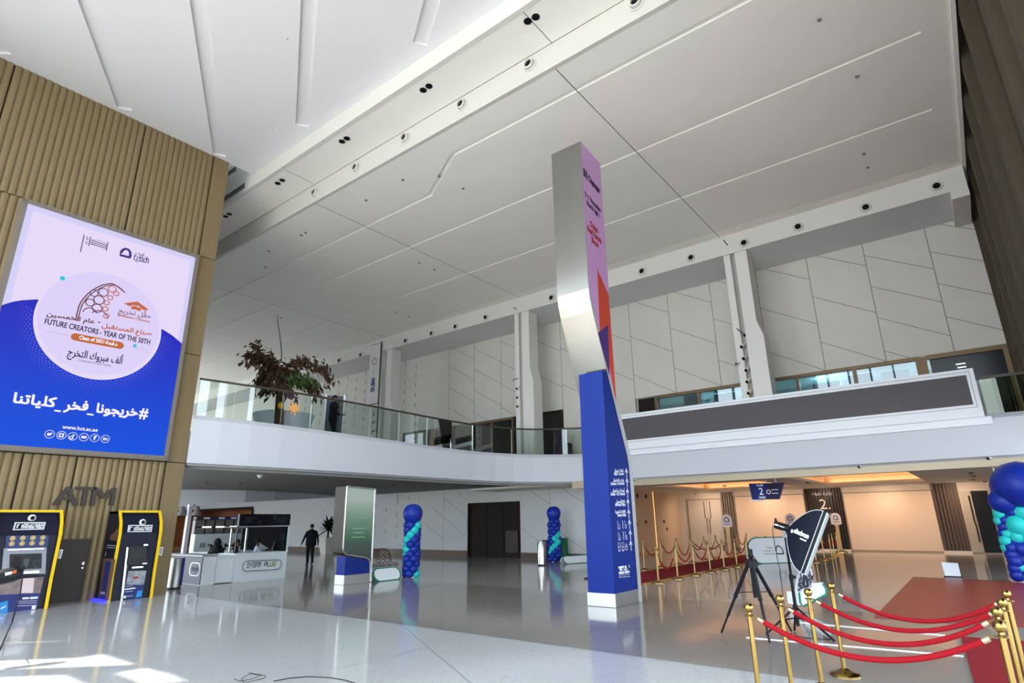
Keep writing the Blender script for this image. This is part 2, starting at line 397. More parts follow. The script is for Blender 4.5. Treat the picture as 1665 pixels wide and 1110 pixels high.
# upper gallery shop fronts in the same wall
def front(x0, x1, z0, z1, n, idx, frame=c_bronze, gl=g_shop, fw=.12):
    f = MB(); f.box((x0, YW-.06, z1-fw), (x1, YW+.1, z1)); 
    for i in range(n+1):
        x = x0+(x1-x0-fw)*i/n; f.box((x, YW-.05, z0), (x+fw, YW+.1, z1-fw))
    o = st(f.build('window_%d' % idx, frame))
    if gl: MB().box((x0+fw, YW+.02, z0), (x1-fw, YW+.035, z1-fw)).build('pane', gl, o)
    return o
GZ = 4.5
wallbox(-64, -27.74, GZ, 7.1); wallbox(-15.85, -11.88, GZ, 7.1); wallbox(-25.4, -25.0, GZ, 7.1, c_bronze); wallbox(-11.88, -10.9, GZ, 7.1, c_darkbr, YW+.3, YW+.5)
front(-27.74, -25.4, GZ, 7.1, 2, 1, c_darkbr); front(-25.0, -19.0, GZ, 7.1, 4, 2, c_bronze); front(-19.0, -15.85, GZ, 7.1, 2, 3, c_darkbr)
front(-10.9, -.88, GZ, 7.08, 5, 4)
dd = st(MB().box((-.88, YW-.02, GZ), (-.68, YW+.1, 7.06)).box((-.68, YW-.04, 6.93), (1.54, YW+.1, 7.09)).box((1.4, YW-.04, GZ), (1.54, YW+.1, 6.93)).build('door_2', c_bronze))
MB().box((-.6, YW+.04, GZ), (1.4, YW+.08, 6.93)).build('door_leaf', M('black glass door', '#15161a', .15), dd)
mk = MB(); mk.box((.1, YW+.02, 6.62), (.36, YW+.04, 6.66)); mk.box((.12, YW+.02, 6.5), (.36, YW+.04, 6.54)); mk.box((.14, YW+.02, 6.38), (.34, YW+.04, 6.42))
mk.build('closer', c_steel, dd)
# shop rooms behind the glass
rm = MB(); rm.box((-28, YW+2.6, GZ), (1.6, YW+2.8, 7.3)); rm.box((-28, YW+.3, 7.1), (1.6, YW+2.8, 7.3))
st(rm.build('wall_shop', M('shop interior', '#b9cdd2', .7)))
fur = M('shop display white', '#e6ecee', .5)
for i, (x, w, h) in enumerate(((-24.2, .9, 1.3), (-22.9, .7, 1.5), (-20.6, .5, 1.7), (-18.3, .8, 1.3), (-10.0, .7, 2.55), (-8.6, .9, 2.5), (-7.4, .5, 2.4), (-4.6, 1.0, 2.35), (-3.3, .8, 2.5), (-2.2, .9, 2.45))):
    b = MB().box((x, YW+1.1, GZ+.2), (x+w, YW+1.35, GZ+h)).box((x+.1, YW+1.05, GZ), (x+.16, YW+1.4, GZ+.2)).box((x+w-.16, YW+1.05, GZ), (x+w-.1, YW+1.4, GZ+.2)).build('display_board', fur)
    tag(b, 'pale upright display board behind the upper gallery glass, %s from the left' % ORD[i], 'board', 'display boards in the upper shops')

# ---- balcony: curved front on the left, straight front on the right
BP = [(302, 752, 673, 614, 3.535), (350, 754.5, 677.5, 620, 3.52), (400, 757, 682, 627, 3.50), (450, 760, 689, 634, 3.485), (500, 763, 696, 641.5, 3.47), (550, 766, 702.5, 650, 3.455), (600, 769.3, 709.5, 659, 3.44), (650, 772.5, 716.5, 668, 3.425), (700, 776, 724, 677.5, 3.41), (740, 778.6, 729.5, 685, 3.40), (775, 780.7, 733.5, 690.5, 3.385), (805, 782.2, 735.6, 694, 3.375), (835, 783.2, 737.5, 696.8, 3.365), (865, 783.6, 738.3, 698.2, 3.355), (900, 783.5, 738.8, 697.8, 3.35), (945, 782.8, 737.5, 695.5, 3.345)]
path = []
for x, yb, yt, yr, zb in BP:
    p = fl(x, yb, zb)
    if x == 302: p = Vector((WX+.06, 7.89, on(x, yb, 1, 7.89).z))
    path.append([p.x, p.y, p.z, zat(x+(x-789)*3.24e-4*(yt-yb), yt, p), zat(x+(x-789)*3.24e-4*(yr-yb), yr, p)])
for i in range(2):                              # even out the hand-measured curve
    q = [list(a) for a in path]
    for k in range(1, len(path)-1):
        for c in range(5): q[k][c] = (path[k-1][c]+2*path[k][c]+path[k+1][c])/4
    path = q
YR_ = 21.85
for x in (-11.6, -8, -4, 0, 4.0): path.append([x, YR_, 3.34, 4.55, 5.35])
fa = MB(); Q = []
for i, (x, y, zb, zt, zr) in enumerate(path):
    a = path[max(i-1, 0)]; b = path[min(i+1, len(path)-1)]; t = Vector((b[0]-a[0], b[1]-a[1], 0)).normalized(); n = Vector((-t.y, t.x, 0)); n = -n if n.dot(Vector((x, y, 0))) < 0 else n
    Q.append((Vector((x, y, 0)), n, zb, zt, zr))
def prow(q, pts): return [q[0]+q[1]*d+ZU*z for d, z in pts]
def sweep(mb, f, closed=True, mi=0):
    rows = [prow(q, f(q)) for q in Q]; k = len(rows[0])
    for a, b in zip(rows, rows[1:]):
        for i in range(k if closed else k-1):
            j = (i+1) % k; mb.quad(a[i], b[i], b[j], a[j], mi)
    mb.poly(rows[0], mi); mb.poly(rows[-1][::-1], mi)
sweep(fa, lambda q: [(0, q[2]), (-.0, q[3]-.14), (.14, q[3]), (.4, q[3]), (.4, q[2])])
st(fa.build('balcony_fascia', c_white, smooth=25))
lip = MB(); sweep(lip, lambda q: [(.09, q[2]-.07), (.09, q[2]), (.35, q[2]), (.35, q[2]-.07)]); sweep(lip, lambda q: [(.42, q[2]-.13), (.42, q[2]), (.6, q[2]), (.6, q[2]-.13)])
st(lip.build('trim_6', M('soffit lip', '#9a9a98', .6)))
# gallery deck
dk = MB(); 
dq = [q[0]+q[1]*.3 for q in Q[:16]]
for a, b in zip(dq, dq[1:]): dk.quad((a.x, a.y, GZ), (b.x, b.y, GZ), (WX, b.y, GZ), (WX, a.y, GZ))
dk.quad((WX, dq[-1].y, GZ), (4, dq[-1].y, GZ), (4, YW, GZ), (WX, YW, GZ))
dk.quad((-64, 7.9, GZ), (WX, 7.9, GZ), (WX, YW, GZ), (-64, YW, GZ))
st(dk.build('floor_gallery', c_soff, fix=False))
# grey soffit under the left gallery, its far edge curved, and the pale bulkhead beyond it
SE = [fl(x, y, 3.5) for x, y in ((285, 795.5), (330, 796), (400, 797), (450, 799), (500, 802), (548, 806))]
so = MB(); zs = 3.5
fr = [q[0]+q[1]*.5 for q in Q[:16]]
XW = -19.2
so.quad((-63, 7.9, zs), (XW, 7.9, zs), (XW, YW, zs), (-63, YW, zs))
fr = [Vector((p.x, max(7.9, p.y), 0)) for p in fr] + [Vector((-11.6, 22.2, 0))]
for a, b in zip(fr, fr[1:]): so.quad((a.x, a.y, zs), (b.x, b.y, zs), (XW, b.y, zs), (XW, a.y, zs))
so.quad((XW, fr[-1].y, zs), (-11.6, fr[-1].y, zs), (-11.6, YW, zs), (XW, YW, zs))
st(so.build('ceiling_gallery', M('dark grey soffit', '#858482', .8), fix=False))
bk = MB(); bk.box((-64, YW-.05, 2.95), (-28, YW, 6.5))
st(bk.build('trim_7', c_white))
low_ = (824, 821, 816.5, 813.5, 810.8, 808)
bk = MB(); bot_ = [(p.x, p.y, zat(x-(1 if x < 300 else 0), y, p)) for p, x, y in zip(SE, (284, 329, 399, 449.5, 499.5, 547.8), low_)]
for (p, q_), (a, b_) in zip(zip(SE, bot_), zip(SE[1:], bot_[1:])):
    bk.quad((p.x, p.y, zs+.03), (a.x, a.y, zs+.03), b_, q_)
st(bk.build('trim_8', c_white, fix=False))
strip(fj2 := MB(), [Vector(SE[3])+Vector((.02, -.03, -.02)), Vector(bot_[3])+Vector((.02, -.03, 0))], .03, Vector((.6, -.8, 0))); st(fj2.build('wall_joint', MATS['panel joint'], fix=False))
# lower back wall
wallbox(-64, -59, 0, 3.6, c_wall2); wallbox(-44.5, -22.28, 0, 3.6, c_wall2); wallbox(-22.28, -18.69, 2.74, 3.6, c_wall2); wallbox(-18.69, -14.0, 0, 3.6, c_wall2); wallbox(-59, -44.5, 3.1, 3.6, c_wall2)
j2 = MB(); yj = YW-.004
def j2l(a, b, w=.02): strip(j2, [(a[0], yj, a[1]), (b[0], yj, b[1])], w, YU)
for x in (-16.85, -24.1, -26.1): j2l((x, .28), (x, 3.45))
for a, b in (((-18.39, 3.43), (-16.88, 2.55)), ((-16.5, 3.49), (-14.5, 2.3)), ((-18.6, 1.4), (-16.88, .43)), ((-16.85, 1.5), (-14.9, .4)), ((-25.22, 2.71), (-22.4, 1.0)), ((-24.16, 3.1), (-22.4, 2.1)), ((-23.0, 3.3), (-22.3, 2.9)), ((-26.1, 2.0), (-24.1, .9)), ((-34, 3.4), (-32.4, 2.5)), ((-36.5, 3.4), (-35.2, 2.6))): j2l(a, b)
for x in (-27.0, -28.0, -29.0, -30.0):
    for r in range(4): j2.obox((x, YW-.003, 1.0+r*.62+(.3 if int(x) % 2 else 0)), (.02, 0, 0), (0, .005, 0), (.006, 0, .11))
st(j2.build('wall_joint', MATS['panel joint'], fix=False))
st(MB().box((-44, YW-.03, 0), (-22.28, YW, .3)).box((-18.69, YW-.03, 0), (-13.9, YW, .27)).build('baseboard_back', c_skirt))
d3 = st(MB().box((-22.28, YW+.02, 2.68), (-18.69, YW+.3, 2.76)).box((-22.28, YW-.01, 0), (-22.2, YW+.3, 2.7)).box((-18.77, YW-.01, 0), (-18.69, YW+.3, 2.7)).build('door_3', c_darkbr))
for i, (a, b) in enumerate(((-22.2, -21.0), (-21.0, -19.9), (-19.9, -18.77))):
    MB().box((a, YW+.12+.02*i, .0), (b-.015, YW+.2+.02*i, 2.68)).build('door_leaf', c_darkbr, d3)
hb = MB(); hb.box((-19.7, YW+.05, .25), (-18.9, YW+.14, 1.3)); hb.build('leaf_panel', M('brown door panel', '#3a2f28', .45), d3)
# shop opening far left
st(MB().box((-59.2, YW-.08, 0), (-59, YW+.2, 3.15)).box((-44.7, YW-.08, 0), (-44.45, YW+.2, 3.15)).box((-59, YW-.08, 2.95), (-44.7, YW+.2, 3.15)).build('window_5', c_darkbr))
st(MB().box((-60, YW+3.8, 0), (-44, YW+4, 3.6)).box((-60, YW, 0), (-59.3, YW+4, 3.6)).box((-44.4, YW+.3, 0), (-44, YW+4, 3.6)).build('wall_shop', M('shop brown', '#5a3a28', .6)))
st(MB().box((-60, YW+.25, 3.3), (-44, YW+4, 3.5)).build('ceiling_shop', M('shop ceiling', '#d8a878', .6)))
st(MB().box((-44, 7.2, 4.2), (WX-.6, 7.5, 15)).build('wall_left', c_soff))  # unseen wall, left open below and at its far end for fill daylight
st(MB().box((-64.3, 7.2, 0), (-64, 30, 15)).build('wall_left', c_soff))

# ---- hall lobby behind the right-hand balcony
LY, LZ = 36.4, 3.24
rect = [(fl(1060, 789, LZ), fl(1272, 781.5, LZ)), (fl(1310, 780, LZ), fl(1518, 765, LZ))]
r1 = (-12.2, -7.4, 26.5, 33.5); r2 = (-6.0, -2.0, 24.8, 33.5)
cl = MB()
xs = [-20, r1[0], r1[1], r2[0], r2[1], 8]
for i in range(5):
    rr = r1 if i == 1 else r2 if i == 3 else None
    if rr:
        cl.box((xs[i], 22.2, LZ), (xs[i+1], rr[2], LZ+.1)); cl.box((xs[i], rr[3], LZ), (xs[i+1], LY+.2, LZ+.1))
    else: cl.box((xs[i], 22.2, LZ), (xs[i+1], LY+.2, LZ+.1))
st(cl.build('ceiling_lobby', M('lobby ceiling', '#dcd6cd', .7)))
cv = MB()
for rr in (r1, r2):
    cv.box((rr[0]-.3, rr[2]-.3, LZ+.45), (rr[1]+.3, rr[3]+.3, LZ+.5))
    cv.box((rr[0]-.3, rr[2]-.3, LZ+.1), (rr[0]-.25, rr[3]+.3, LZ+.45)); cv.box((rr[1]+.25, rr[2]-.3, LZ+.1), (rr[1]+.3, rr[3]+.3, LZ+.45))
    cv.box((rr[0]-.3, rr[2]-.3, LZ+.1), (rr[1]+.3, rr[2]-.25, LZ+.45)); cv.box((rr[0]-.3, rr[3]+.25, LZ+.1), (rr[1]+.3, rr[3]+.3, LZ+.45))
st(cv.build('ceiling_cove', M('cove ceiling', '#e0c4a2', .7)))
st(MB().box((-13.9, 21.95, 3.1), (6, 22.2, 3.36)).box((-13.9, 21.9, 3.05), (6, 22.26, 3.1)).build('trim_9', c_alu))
st(MB().box((-13.9, 22.6, LZ), (6, 22.9, LZ+.3)).build('trim_10', c_alu))
lb = MB(); lb.box((-20, LY, 0), (8, LY+.2, LZ))
st(lb.build('wall_lobby', c_lobw))
def lobpanel(x0, x1, z1, nm, m, y=LY-.06, lab=None): return st(MB().box((x0, y, .06), (x1, LY, z1)).build(nm, m))
lobpanel(-11.7, -7.9, 2.94, 'wall_partition', c_peach); lobpanel(-5.95, -2.02, 2.91, 'wall_partition', c_peach)
tr = MB()
for x0, x1, z in ((-11.76, -7.88, 2.94), (-6.0, -2.0, 2.91)):
    tr.box((x0, LY-.08, z), (x1, LY, z+.05)); tr.box((x0, LY-.08, 0), (x0+.05, LY, z)); tr.box((x1-.05, LY-.08, 0), (x1, LY, z)); tr.box((x0, LY-.08, 0), (x1, LY, .07))
st(tr.build('trim_11', M('lobby trim', '#8d7a66', .5)))
def ribpanel(x0, x1, m, nm, dp=.14, p=.14):
    b = MB(); b.box((x0, LY-.05, 0), (x1, LY, LZ)); n = round((x1-x0)/p)
    for i in range(n):
        a = x0+(x1-x0)*i/n; w = (x1-x0)/n; b.box((a+.02, LY-dp-(.03 if i % 3 == 0 else 0), .1), (a+w-.03, LY-.05, LZ))
    return st(b.build(nm, m))
ribpanel(-12.5, -11.82, M('grey brown slats', '#6f6055', .5), 'trim_12'); ribpanel(-2.0, -.98, M('brown slats', '#54443a', .5), 'trim_13')
ribpanel(-7.85, -6.04, M('dark walnut slats', '#2f241f', .45, noise=.3, nscale=2, stretch=(5, 5, .3)), 'trim_14')
st(MB().box((-7.9, LY-.2, 0), (-6.0, LY-.02, .1)).box((-2.05, LY-.2, 0), (-.95, LY-.02, .1)).build('baseboard_lobby', M('pale stone skirting', '#c9bfb2', .4)))
sg = thing('hall_sign', 'pale HALL 2 NORTH lettering in two scripts on the dark slatted panel', 'sign', (-6.95, LY-.2, 1.6))
lt = MB(); yy = LY-.185; wl = M('pale sign lettering', '#b9aea4', .5)
text(lt, 'Hall '+ar('قاعة'), (-7.42, yy, 2.86), (-6.45, yy, 2.86), ZU, .17, thick=.01)
text(lt, '2.', (-7.14, yy, 2.14), (-6.62, yy, 2.14), ZU, .52, thick=.01)
text(lt, 'North '+ar('شمال'), (-7.45, yy, 1.78), (-6.3, yy, 1.78), ZU, .17, thick=.01)
lt.build('lettering', wl, sg, fix=False)
dl = st(MB().box((-14.7, LY-.06, 2.83), (-12.55, LY, 2.9)).box((-14.7, LY-.06, 0), (-14.6, LY, 2.83)).build('door_4', M('lobby trim', '')))
for a, b in ((-14.6, -13.42), (-13.41, -12.55)):
    l = MB().box((a, LY-.05, .02), (b-.01, LY, 2.83)).build('door_leaf', M('pale door leaf', '#b5aa9e', .5), dl)
hd = MB()
for x in (-13.5, -13.32): hd.tube([(x, LY-.12, .9), (x, LY-.12, 1.65)], .018); hd.box((x-.01, LY-.12, 1.6), (x+.01, LY-.05, 1.62)); hd.box((x-.01, LY-.12, .93), (x+.01, LY-.05, .95)); hd.box((x-.02, LY-.07, 1.6), (x+.02, LY-.04, 1.78)); 
hd.box((-13.62, LY-.06, 1.75), (-13.57, LY-.04, 2.75)); hd.box((-13.27, LY-.06, 1.75), (-13.22, LY-.04, 2.75))
hd.build('handle', M('dark bronze pull', '#4c423a', .4, .5), dl)
# oblique wall on the lobby's left with fittings and a strip of light
A_ = Vector((-14.0, 24.6, 0)); B_ = Vector((-15.2, 36.4, 0)); 
st(MB().box((-14.0, 24.6, 0), (-13.9, 24.75, 3.6)).box((-14.0, YW, 0), (-13.9, 24.75, 3.6)).build('wall_lobby', c_lobw))
lw2 = MB(); lw2.quad(A_, B_, B_+ZU*LZ, A_+ZU*LZ); st(lw2.build('wall_lobby', M('lobby panel wall', '#bda58c', .55), fix=False))
nn = (B_-A_).normalized(); on_ = Vector((nn.y, -nn.x, 0)); on_ = on_ if on_.x > 0 else -on_
def lw(s, z, o=.006): return A_ + nn*s + ZU*z + on_*o
pl = MB()
for s in (3.8, 6.3, 8.2): strip(pl, [lw(s, 0), lw(s, LZ)], .03, on_)
st(pl.build('trim_15', M('panel edge', '#8d765e', .5), fix=False))
ls = MB(); ls.quad(lw(7.02, .0, .02), lw(7.12, .0, .02), lw(7.12, LZ, .02), lw(7.02, LZ, .02))
tag(ls.build('light_strip', M('warm light strip', '#ffcf7a', .5, emit='#ffcf80', es=.75), fix=False), 'thin upright strip of warm light on the lobby side wall', 'light')
bx = M('wall fitting', '#2c211b', .5)
for i, (s, z, w, h) in enumerate(((4.6, 2.95, .16, .2), (5.9, 2.95, .16, .2), (8.6, 1.62, .14, .16), (5.6, 1.62, .14, .16), (4.2, 1.5, .12, .14), (9.0, 1.2, .12, .14))):
    b = MB(); b.add([lw(s-w/2, z-h/2, 0), lw(s+w/2, z-h/2, 0), lw(s+w/2, z+h/2, 0), lw(s-w/2, z+h/2, 0), lw(s-w/2, z-h/2, .05), lw(s+w/2, z-h/2, .05), lw(s+w/2, z+h/2, .05), lw(s-w/2, z+h/2, .05)], [(0,1,2,3),(4,5,6,7),(0,1,5,4),(1,2,6,5),(2,3,7,6),(3,0,4,7)])
    tag(b.build('wall_fitting', bx), 'small dark square fitting on the lobby side wall, %s' % ('upper one near the entrance', 'upper one beside the light strip', 'far one at head height', 'middle one at head height', 'lone one nearest the entrance', 'lowest one at the far end')[i], 'fitting', 'lobby wall fittings')
# far right doors of the lobby
d5 = st(MB().box((-.98, LY-.1, 2.83), (1.6, LY, 2.95)).build('door_5', c_lobw))
MB().box((-.93, LY-.16, .03), (-.5, LY-.05, 2.83)).build('door_leaf', M('beige tall door', '#9f9283', .5), d5)
MB().box((-.47, LY-.04, .03), (.14, LY-.01, 2.8)).build('opening', c_black, d5)
hd = MB(); hd.tube([(-.58, LY-.22, .5), (-.57, LY-.22, 1.2), (-.6, LY-.22, 1.5), (-.6, LY-.22, 2.6)], .03); hd.box((-.6, LY-.22, 2.4), (-.57, LY-.14, 2.44)); hd.box((-.6, LY-.22, .7), (-.57, LY-.14, .74)); hd.build('handle', bx, d5)
st(MB().box((7.8, 22.3, 0), (8, LY, LZ)).build('wall_lobby', c_lobw))

# ---- three white columns with a slot down the front
def column(xc, lab):
    t = thing('column', lab, 'column', (xc, 22.45, 4.2), 'columns carrying the ceiling edge')
    b = MB(); b.box((xc-.45, 22.1, 4.2), (xc-.2, 22.8, 12.55)); b.box((xc-.2, 22.3, 4.2), (xc-.02, 22.8, 12.55))
    b.prism([(xc-.02, 22.1, 4.2), (xc+.62, 22.1, 4.2), (xc+.62, 22.1, 8.25), (xc+.44, 22.1, 8.85), (xc+.44, 22.1, 12.55), (xc-.02, 22.1, 12.55)], (0, .7, 0))
    b.build('shaft', c_white if False else M('column paint', '#d6d3cc', .7), t)
    MB().box((xc-.2, 22.28, 4.2), (xc-.02, 22.3, 12.5)).build('slot', M('column slot', '#a9a49b', .8), t); return t
column(-26.75, 'white column farthest left, beside the tall white banner'); column(-16.55, 'white column rising behind the curved balcony glass'); column(-5.93, 'white column on the right with a row of spotlights down its slot')

# ---- dark louvre wall along the right side
lo = MB()
for k, y in enumerate((5.2, 7.6, 9.7, 11.4, 14.05, 16.2, 18.0, 20.4, 22.6, 24.4)):
    lo.box((XR+.06, y-.0, 4.3), (XR+1.0, y+.45, 16))
    zc = (9.2, 6.4, 8.7, 9.0, 7.4, 9.9, 6.9, 8.4, 10.2, 7.9)[k]
    lo.box((XR+.32, y-.3, zc), (XR+.78, y, 16)); lo.box((XR+.3, y-.16, 4.3), (XR+1.0, y, zc-1.9))
    lo.box((XR+.55, y-.5, zc-2.6), (XR+1.0, y, zc-2.5))
lo.box((XR+1.0, 2, 4.3), (XR+1.2, 24.5, 16)); lo.box((1.5, YW+.05, 4.3), (3, YW+.25, 16))
st(lo.build('wall_right', c_louv))
st(MB().box((XR+1.0, 2.5, 4.2), (XR+2.5, 24.5, 4.3)).build('trim_16', c_white))
# ---- entrance front behind the viewpoint: unseen glazing, fins and pier set to shape sun patches
fn = MB(); fn.box((-18.5, -2.85, 0), (-17.04, -2.3, 14.4)); x = -17.12
while x < 13: fn.box((x, -2.85, 0), (x+.08, -2.3, 14.4)); x += 1.5
fn.box((-15.6, -2.6, 12.8), (13, -2.4, 13.33)); fn.box((-18.4, -2.65, 6.0), (13, -2.4, 6.12)); fn.box((-18.4, -2.65, 2.9), (13, -2.4, 3.0))
st(fn.build('window_6', c_louv))

st(MB().box((-64, -2.3, 15.45), (13, 25, 15.6)).build('unseen_roof', c_white))  # unseen slab added to stop sky light leaking in from above
# ================================================================ LED SCREEN ON THE RIBBED WALL
XS = -18.36
t = thing('led_screen', 'giant upright lit screen on the ribbed wall showing a graduation greeting on lavender and blue', 'screen', (WX, 5.06, 3.57))
b = MB()
for a, c in (((2.79, 3.57), (7.33, 3.70)), ((2.79, 9.95), (7.33, 10.08)), ((2.79, 3.70), (2.91, 9.95)), ((7.21, 3.70), (7.33, 9.95))):
    b.box((WX+.0158, a[0], a[1]), (XS, c[0], c[1]))
n = 0
y = 2.80
while y < 7.32:                                      # fine cooling fins round the frame
    b.box((XS, y, 3.58), (XS+.012, y+.022, 3.69)); b.box((XS, y, 9.96), (XS+.012, y+.022, 10.07)); y += .045
z = 3.6
while z < 10.05:
    b.box((XS, 2.80, z), (XS+.012, 2.90, z+.022)); b.box((XS, 7.22, z), (XS+.012, 7.32, z+.022)); z += .045
b.build('bezel', M('grey screen frame', '#8b8279', .5), t)
def em(n_, c, k=.7): return M(n_, '#08080a', .6, emit=c, es=k, spec=.15)
def sp(x, y, l=0): return on(x, y, 0, XS+.002*l)
E_LAV = em('lit lavender', '#e9dcfb'); E_BOR = em('lit pale border', '#d6d2fb'); E_WHT = em('lit white', '#f3eefc', .76); E_DRK = em('lit dark purple', '#3a3050'); E_INN = em('lit inner lavender', '#dfd3fb')
mb_ = bpy.data.materials.new('lit blue'); mb_.use_nodes = True; MATS['lit blue'] = mb_
nt = mb_.node_tree; bs = nt.nodes['Principled BSDF']; bs.inputs['Base Color'].default_value = lin('#08080a'); bs.inputs['Roughness'].default_value = .6; bs.inputs['Specular IOR Level'].default_value = .15
tc = nt.nodes.new('ShaderNodeTexCoord'); se = nt.nodes.new('ShaderNodeSeparateXYZ'); nt.links.new(tc.outputs['Object'], se.inputs[0])
rp = nt.nodes.new('ShaderNodeMapRange'); rp.inputs[1].default_value = .1; rp.inputs[2].default_value = 4.0; nt.links.new(se.outputs[2], rp.inputs[0])
cr = nt.nodes.new('ShaderNodeValToRGB'); cr.color_ramp.elements[0].color = lin('#0852e2'); cr.color_ramp.elements[1].color = lin('#2724bd'); nt.links.new(rp.outputs[0], cr.inputs[0])
nt.links.new(cr.outputs[0], bs.inputs['Emission Color']); bs.inputs['Emission Strength'].default_value = .7
MB().box((XS-.06, 2.91, 3.70), (XS, 7.21, 9.95)).build('screen', E_LAV, t)
b = MB()
for a, c in (((2.91, 9.79), (7.21, 9.95)), ((2.91, 6.5), (3.05, 9.79)), ((7.09, 6.5), (7.21, 9.79))): b.quad((XS+.002, a[0], a[1]), (XS+.002, c[0], a[1]), (XS+.002, c[0], c[1]), (XS+.002, a[0], c[1]))
b.build('screen_border', E_BOR, t, fix=False)
L_ = sp(50.6, 526); R_ = sp(264, 533); cy = (L_.y+R_.y)/2; cz = (sp(157.5, 441).z+sp(166, 618).z)/2; rr_ = (R_.y-L_.y)/2
wv = [sp(x, y, 2) for x, y in ((7.5, 495), (20, 490.5), (35, 488), (58, 486.5), (85, 489), (120, 497), (160, 509), (200, 521), (235, 528), (264, 535), (280, 545), (294.5, 558))]
wv = [(max(2.91, p.y), p.z) for p in wv]; wv[0] = (2.91, wv[0][1]-.03); wv[-1] = (7.21, wv[-1][1])
b = MB(); b.poly([(XS+.004, 2.91, 3.70), (XS+.004, 7.21, 3.70)] + [(XS+.004, y, z) for y, z in wv[::-1]])
b.build('blue_wave', mb_, t, fix=False)
b = MB(); b2 = MB()
for k in range(7):
    R = rr_*(1.035+.028*k)
    for i in range(84):
        a = 2*PI*(i+.5*(k % 2))/84; p = (cy+R*math.cos(a), cz+R*math.sin(a))
        s_ = .016-.0016*k
        if -PI*1.02 < math.atan2(math.sin(a), math.cos(a)) < .02 or a > 2*PI*.49 and a < 2*PI*.51: disc(b, (XS+.006, p[0], p[1]), s_, YU, ZU, 4)
        elif (i*7+k*3) % 3 == 0: disc(b2, (XS+.006, p[0], p[1]), s_*.55, YU, ZU, 4)
b.build('halo_dots', em('lit dot lilac', '#8d84e8'), t, fix=False)['kind'] = 'stuff'; b2.build('halo_dots', em('lit dot grey', '#b6a9cf'), t, fix=False)['kind'] = 'stuff'
b = MB(); disc(b, (XS+.008, cy, cz), rr_, YU, ZU, 64); b.build('round_panel', E_LAV, t, fix=False)
b = MB(); disc(b, (XS+.010, cy, cz+.07), rr_*.955, YU, ZU, 64); b.build('round_panel', E_INN, t, fix=False)
l = 7
dk_ = MB(); wh = MB(); br = MB(); orr = MB(); pp = MB(); cyn = MB()
k1 = 240/1665
q1 = lambda x, y: sp(40+x*k1, 360+y*k1, l)
q2 = lambda x, y: sp(40+x*k1, 470+y*k1, l)
kk = 280/1665
q3 = lambda x, y: sp(x*kk, 620+y*kk, 3)
# fifty-year mark and college mark
for pts in ([(672, 150), (630, 345)], [(745, 172), (722, 275)], [(940, 230), (920, 330)], [(748, 208), (930, 268)], [(745, 228), (928, 288)], [(738, 248), (925, 306)]): strip(dk_, [q1(*p) for p in pts], .022, XU)
for (s_, a, c) in (('5', (690, 205), (715, 212)), ('0', (682, 252), (708, 260)), (ar('عام الخمسين'), (765, 200), (912, 243)), ('-', (742, 268), (770, 276)), ('-', (878, 308), (900, 314))): text(dk_, s_, q1(*a), q1(*c), ZU)
strip(pp, [q1(*p) for p in ((1195, 408), (1078, 378), (1090, 345), (1110, 318), (1140, 308), (1172, 318), (1190, 345), (1193, 380), (1187, 405))], .07, XU)
for s_, a, c in ((ar('كليات'), (1245, 365), (1348, 392)), (ar('التقنية'), (1235, 397), (1385, 436)), (ar('العليا'), (1225, 432), (1395, 476))): text(pp, s_, q1(*a), q1(*c), ZU, bold=.004)
# arch with its net of circles
arch = [(578, 345), (590, 280), (605, 220), (625, 165), (660, 110), (710, 55), (760, 15), (810, -15), (880, -48), (950, -62), (985, -64), (1030, -45), (1080, -5), (1135, 40)]
strip(br, [q2(*p) for p in arch], .032, XU); strip(br, [q2(x+24, y+14) for x, y in arch[:-1]], .028, XU)
for x, y, r in ((890, 35, 52), (990, 0, 44), (840, 122, 58), (738, 150, 48), (818, 215, 55), (1032, 48, 30), (966, 95, 28), (926, 152, 28), (910, 222, 30), (922, 302, 30), (785, 45, 44)):
    c = q2(x, y); rr0 = (q2(x+r, y)-c).length; ring(orr if x > 900 else br, c, rr0, .026, YU, ZU, 22)
ring(br, q2(735, 275), .16, .026, YU, ZU, 14, .3, PI); ring(br, q2(840, 320), .2, .026, YU, ZU, 14, .2, 2.7)
# cap
cap = [(1115, 158), (1275, 140), (1402, 232), (1330, 235), (1290, 190), (1215, 178), (1190, 195)]
orr.poly([q2(*p) for p in cap]); orr.poly([q2(*p) for p in ((1205, 190), (1250, 190), (1312, 215), (1308, 250), (1255, 232), (1200, 225))]); strip(orr, [q2(1362, 232), q2(1358, 285)], .03, XU)
text(br, ar('حفل تخريج'), q2(1055, 262), q2(1420, 330), ZU, bold=.003); text(orr, 'Graduation Ceremony', q2(1045, 300), q2(1412, 378), ZU, bold=.006)
text(br, ar('عام الخمسين'), q2(245, 300), q2(782, 388), ZU, .115, bold=.01); text(br, '-', q2(820, 390), q2(845, 395), ZU, .14, bold=.012); text(orr, ar('صناع المستقبل'), q2(868, 430), q2(1425, 525), ZU, .125, bold=.01)
text(dk_, 'FUTURE CREATORS - YEAR OF THE 50TH', q2(220, 390), q2(1408, 626), ZU, .15, bold=.008)
P0, P1 = q2(572, 538), q2(1075, 634); hw = .1
bar = MB(); u = (P1-P0).normalized(); w_ = Vector((0, -u.z, u.y)); pts = []
for k in range(9): a = PI/2+PI*k/8; pts.append(P0+u*hw*math.cos(a)+w_*hw*math.sin(a))
for k in range(9): a = -PI/2+PI*k/8; pts.append(P1+u*hw*math.cos(a)+w_*hw*math.sin(a))
bar.poly(pts); bar.build('ribbon', em('lit copper', '#c46a35'), t, fix=False)
l = 9
text(wh, 'Class of 2021 ', q2(612, 562), q2(890, 612), ZU, .1, bold=.008); text(wh, ar('دفعة'), q2(908, 618), q2(1040, 642), ZU, .1, bold=.008)
